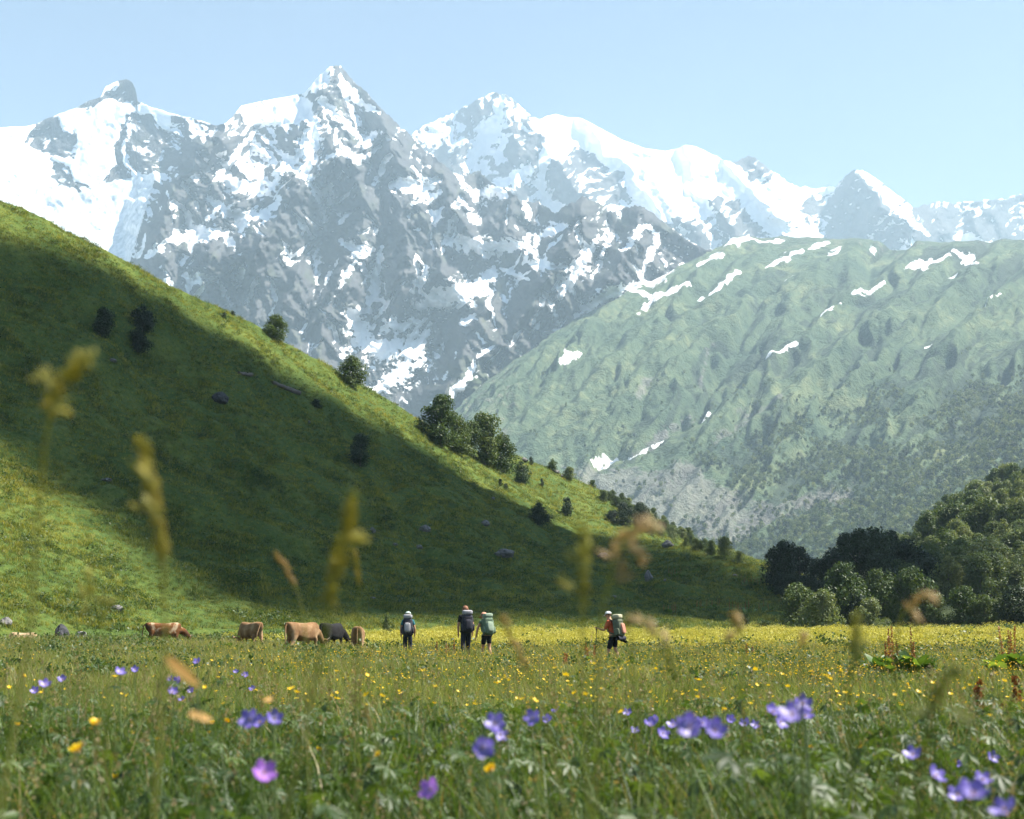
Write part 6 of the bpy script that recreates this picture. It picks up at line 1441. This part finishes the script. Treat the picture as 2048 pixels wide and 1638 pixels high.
def backpack(label, person_out, mats, w=0.34, d=0.25, h=0.58, rain=None, roll=None):
    t0, up, k, M, arms = person_out; main, lid_m, trim = mats
    # the pack hangs on the leaning back
    a = Vector(up((0, -0.115, 0.90))); b = Vector(up((0, -0.115, 1.50))); ax = (b - a).normalized(); tilt = math.atan2(ax.y, ax.z)
    W = M @ Matrix.Translation(a * k) @ Matrix.Rotation(-tilt, 4, 'X') @ Matrix.Scale(k, 4)
    t = thing('backpack', label, 'backpack'); t.matrix_world = W; t['wmat'] = 1; del t['wmat']
    loc, rot, sc = W.decompose(); t.location = loc; t.rotation_mode = 'XYZ'; t.rotation_euler = rot.to_euler(); t.scale = sc
    obj('pack_body', rbox(w, d, h, 1.0), main, t, (0, -d / 2 - 0.005, 0))
    obj('lid', rbox(w * 0.92, d * 1.04, 0.15, 4.0), lid_m, t, (0, -d / 2 - 0.01, h - 0.035), (0.12, 0, 0))
    obj('front_pocket', rbox(w * 0.62, 0.10, h * 0.55, 7.0), main if rain is None else rain, t, (0, -d - 0.02, 0.07))
    for s in (-1, 1):
        obj('side_pocket', rbox(0.09, d * 0.7, h * 0.36, 9.0 + s), main, t, (s * w * 0.52, -d / 2, 0.05))
        V, Fq, _ = tube_np([(s * 0.09, 0.0, h * 0.86), (s * 0.115, 0.06, h * 0.98), (s * 0.12, 0.17, h * 0.90), (s * 0.125, 0.245, h * 0.66), (s * 0.13, 0.20, h * 0.38), (s * 0.15, 0.05, h * 0.22), (s * 0.14, -0.02, h * 0.18)], [0.022] * 7, 6); obj('shoulder_strap', mesh_np('shoulder_strap', V, Fq), trim, t)
        V, Fq, _ = tube_np([(s * 0.12, 0, 0.06), (s * 0.185, 0.09, 0.06), (s * 0.15, 0.22, 0.05), (0, 0.265, 0.05)], [0.028, 0.03, 0.022, 0.014], 6); obj('hip_belt', mesh_np('hip_belt', V, Fq), trim, t)
    for z in (0.36, 0.78):
        V, Fq, _ = tube_np([(-w * 0.5, -d * 0.3, h * z), (-w * 0.36, -d * 1.06, h * z), (w * 0.36, -d * 1.06, h * z), (w * 0.5, -d * 0.3, h * z)], [0.008] * 4, 5); obj('compression_strap', mesh_np('compression_strap', V, Fq), trim, t)
    if roll is not None:
        V, Fq, _ = tube_np([(-0.24, -d * 0.55, -0.05), (0.24, -d * 0.55, -0.05)], [0.075, 0.075], 12); obj('sleeping_mat', mesh_np('sleeping_mat', V, Fq), roll, t)
    return t

def hike_loc(px, Y): return gpt(px, Y) + Vector((0, 0, 0.0))
C_BLACK = cloth_mat('black_cloth', (0.012, 0.013, 0.016)); C_NAVY = cloth_mat('dark_navy_cloth', (0.016, 0.020, 0.030)); C_TEAL = cloth_mat('teal_cloth', (0.03, 0.14, 0.17)); C_GREY = cloth_mat('grey_cloth', (0.28, 0.27, 0.28)); C_CHAR = cloth_mat('charcoal_cloth', (0.035, 0.035, 0.045))
C_GREEN = cloth_mat('sage_green_cloth', (0.11, 0.155, 0.105)); C_GREENL = cloth_mat('pale_green_cloth', (0.22, 0.27, 0.20)); C_ORANGE = cloth_mat('coral_cloth', (0.42, 0.085, 0.035)); C_OLIVE = cloth_mat('olive_cloth', (0.10, 0.115, 0.075)); C_KHAKI = cloth_mat('khaki_cloth', (0.34, 0.32, 0.22)); C_PINK = cloth_mat('salmon_cloth', (0.50, 0.22, 0.15)); C_WHITE = cloth_mat('white_cap_cloth', (0.62, 0.64, 0.66), 0.08); C_MINT = cloth_mat('pale_mint_cap', (0.42, 0.50, 0.44), 0.1); C_PEACH = cloth_mat('peach_cap', (0.58, 0.26, 0.17), 0.1)
dn = ((0.06, -0.02, -0.27), (0.05, 0.02, -0.52)); dl = ((-0.06, -0.02, -0.27), (-0.05, 0.02, -0.52))
h1 = person('hiker in a teal shirt and pale mint cap walking away with a dark pack', hike_loc(818, 52), math.radians(2), 1.76, 0.16, (0.12, -0.16), ((-0.08, 0.0, -0.27), (-0.07, 0.05, -0.50)), ((0.08, -0.02, -0.27), (0.07, 0.10, -0.50)), 'shirt', C_TEAL, 0.62, 'trousers', C_NAVY, 2, True, C_MINT, M_HAIRB)
backpack('dark backpack with a grey flap on the hiker in teal', h1, (C_CHAR, C_GREY, C_BLACK), 0.36, 0.26, 0.62, C_GREY)
h2 = person('tall bare-headed hiker in a black shirt and dark trousers', hike_loc(933, 48), math.radians(14), 1.84, 0.10, (-0.14, 0.16), ((-0.07, -0.03, -0.28), (-0.06, 0.02, -0.54)), dn, 'shirt', C_BLACK, 0.75, 'trousers', C_NAVY, 2, False, None, M_HAIRR)
backpack('charcoal backpack with a pinkish grey lid on the tall hiker in black', h2, (C_CHAR, C_GREY, C_BLACK), 0.35, 0.27, 0.60)
h3 = person('hiker in a peach cap and black shorts walking with a sage green pack', hike_loc(974, 47), math.radians(24), 1.68, 0.30, (0.14, -0.18), ((-0.10, 0.04, -0.26), (-0.12, 0.10, -0.50)), dn, 'shirt', C_GREEN, 0.25, 'shorts', C_BLACK, 0.72, True, C_PEACH, M_HAIRB)
backpack('large sage green backpack on the hiker in black shorts', h3, (C_GREEN, C_GREENL, C_GREEN), 0.36, 0.27, 0.64, C_GREENL)
h4 = person('hiker in a coral shirt and white cap leaning on a trekking pole', hike_loc(1224, 45), math.radians(58), 1.70, 0.20, (0.16, -0.20), ((-0.07, 0.10, -0.26), (-0.04, 0.36, -0.20)), dn, 'shirt', C_ORANGE, 0.9, 'shorts', C_BLACK, 0.95, True, C_WHITE, M_HAIRB)
backpack('olive backpack with a khaki lid and salmon pocket on the hiker with the pole', h4, (C_OLIVE, C_KHAKI, C_OLIVE), 0.36, 0.28, 0.62, C_PINK, C_CHAR)
# the trekking pole in the left hand and the camera at the hip
t0, up, k, M, arms = h4; hand = M @ (arms[0][3] * k); foot = M @ Vector((arms[0][3].x * k, arms[0][3].y * k + 0.05, 0)); foot.z = float(meadow_z(foot.x, foot.y))
pl = thing('trekking_pole', 'thin dark trekking pole held by the hiker in coral', 'pole', foot); d = hand - foot
V, Fq, _ = tube_np([(0, 0, 0), tuple(d * 0.5), tuple(d * 0.93)], [0.006, 0.009, 0.010], 6); obj('shaft', mesh_np('shaft', V, Fq), C_CHAR, pl)
V, Fq, _ = tube_np([tuple(d * 0.91), tuple(d * 0.97), tuple(d * 1.03)], [0.015, 0.019, 0.02], 7); obj('grip', mesh_np('grip', V, Fq), C_BLACK, pl)
V, Fq, _ = tube_np([tuple(d * 0.055), tuple(d * 0.06), tuple(d * 0.066)], [0.01, 0.04, 0.012], 9); obj('basket', mesh_np('basket', V, Fq), C_BLACK, pl)
cp = M @ Vector((0.24, -0.20, 0.80)); cm_ = thing('hanging_camera', 'black camera hanging at the hip of the hiker in coral', 'camera', cp, (0, 0.3, math.radians(20)))
obj('camera_body', rbox(0.15, 0.09, 0.11, 3.0), C_BLACK, cm_, (0, 0, -0.05)); V, Fq, _ = tube_np([(0.0, -0.03, 0), (0.03, -0.12, -0.02), (0.05, -0.17, -0.04)], [0.045, 0.042, 0.047], 10); obj('lens', mesh_np('lens', V, Fq), C_BLACK, cm_)
V, Fq, _ = tube_np([(-0.06, 0, 0.05), (-0.02, 0.06, 0.25), (0.03, 0.06, 0.25), (0.06, 0, 0.05)], [0.008] * 4, 5); obj('strap', mesh_np('strap', V, Fq), C_BLACK, cm_)
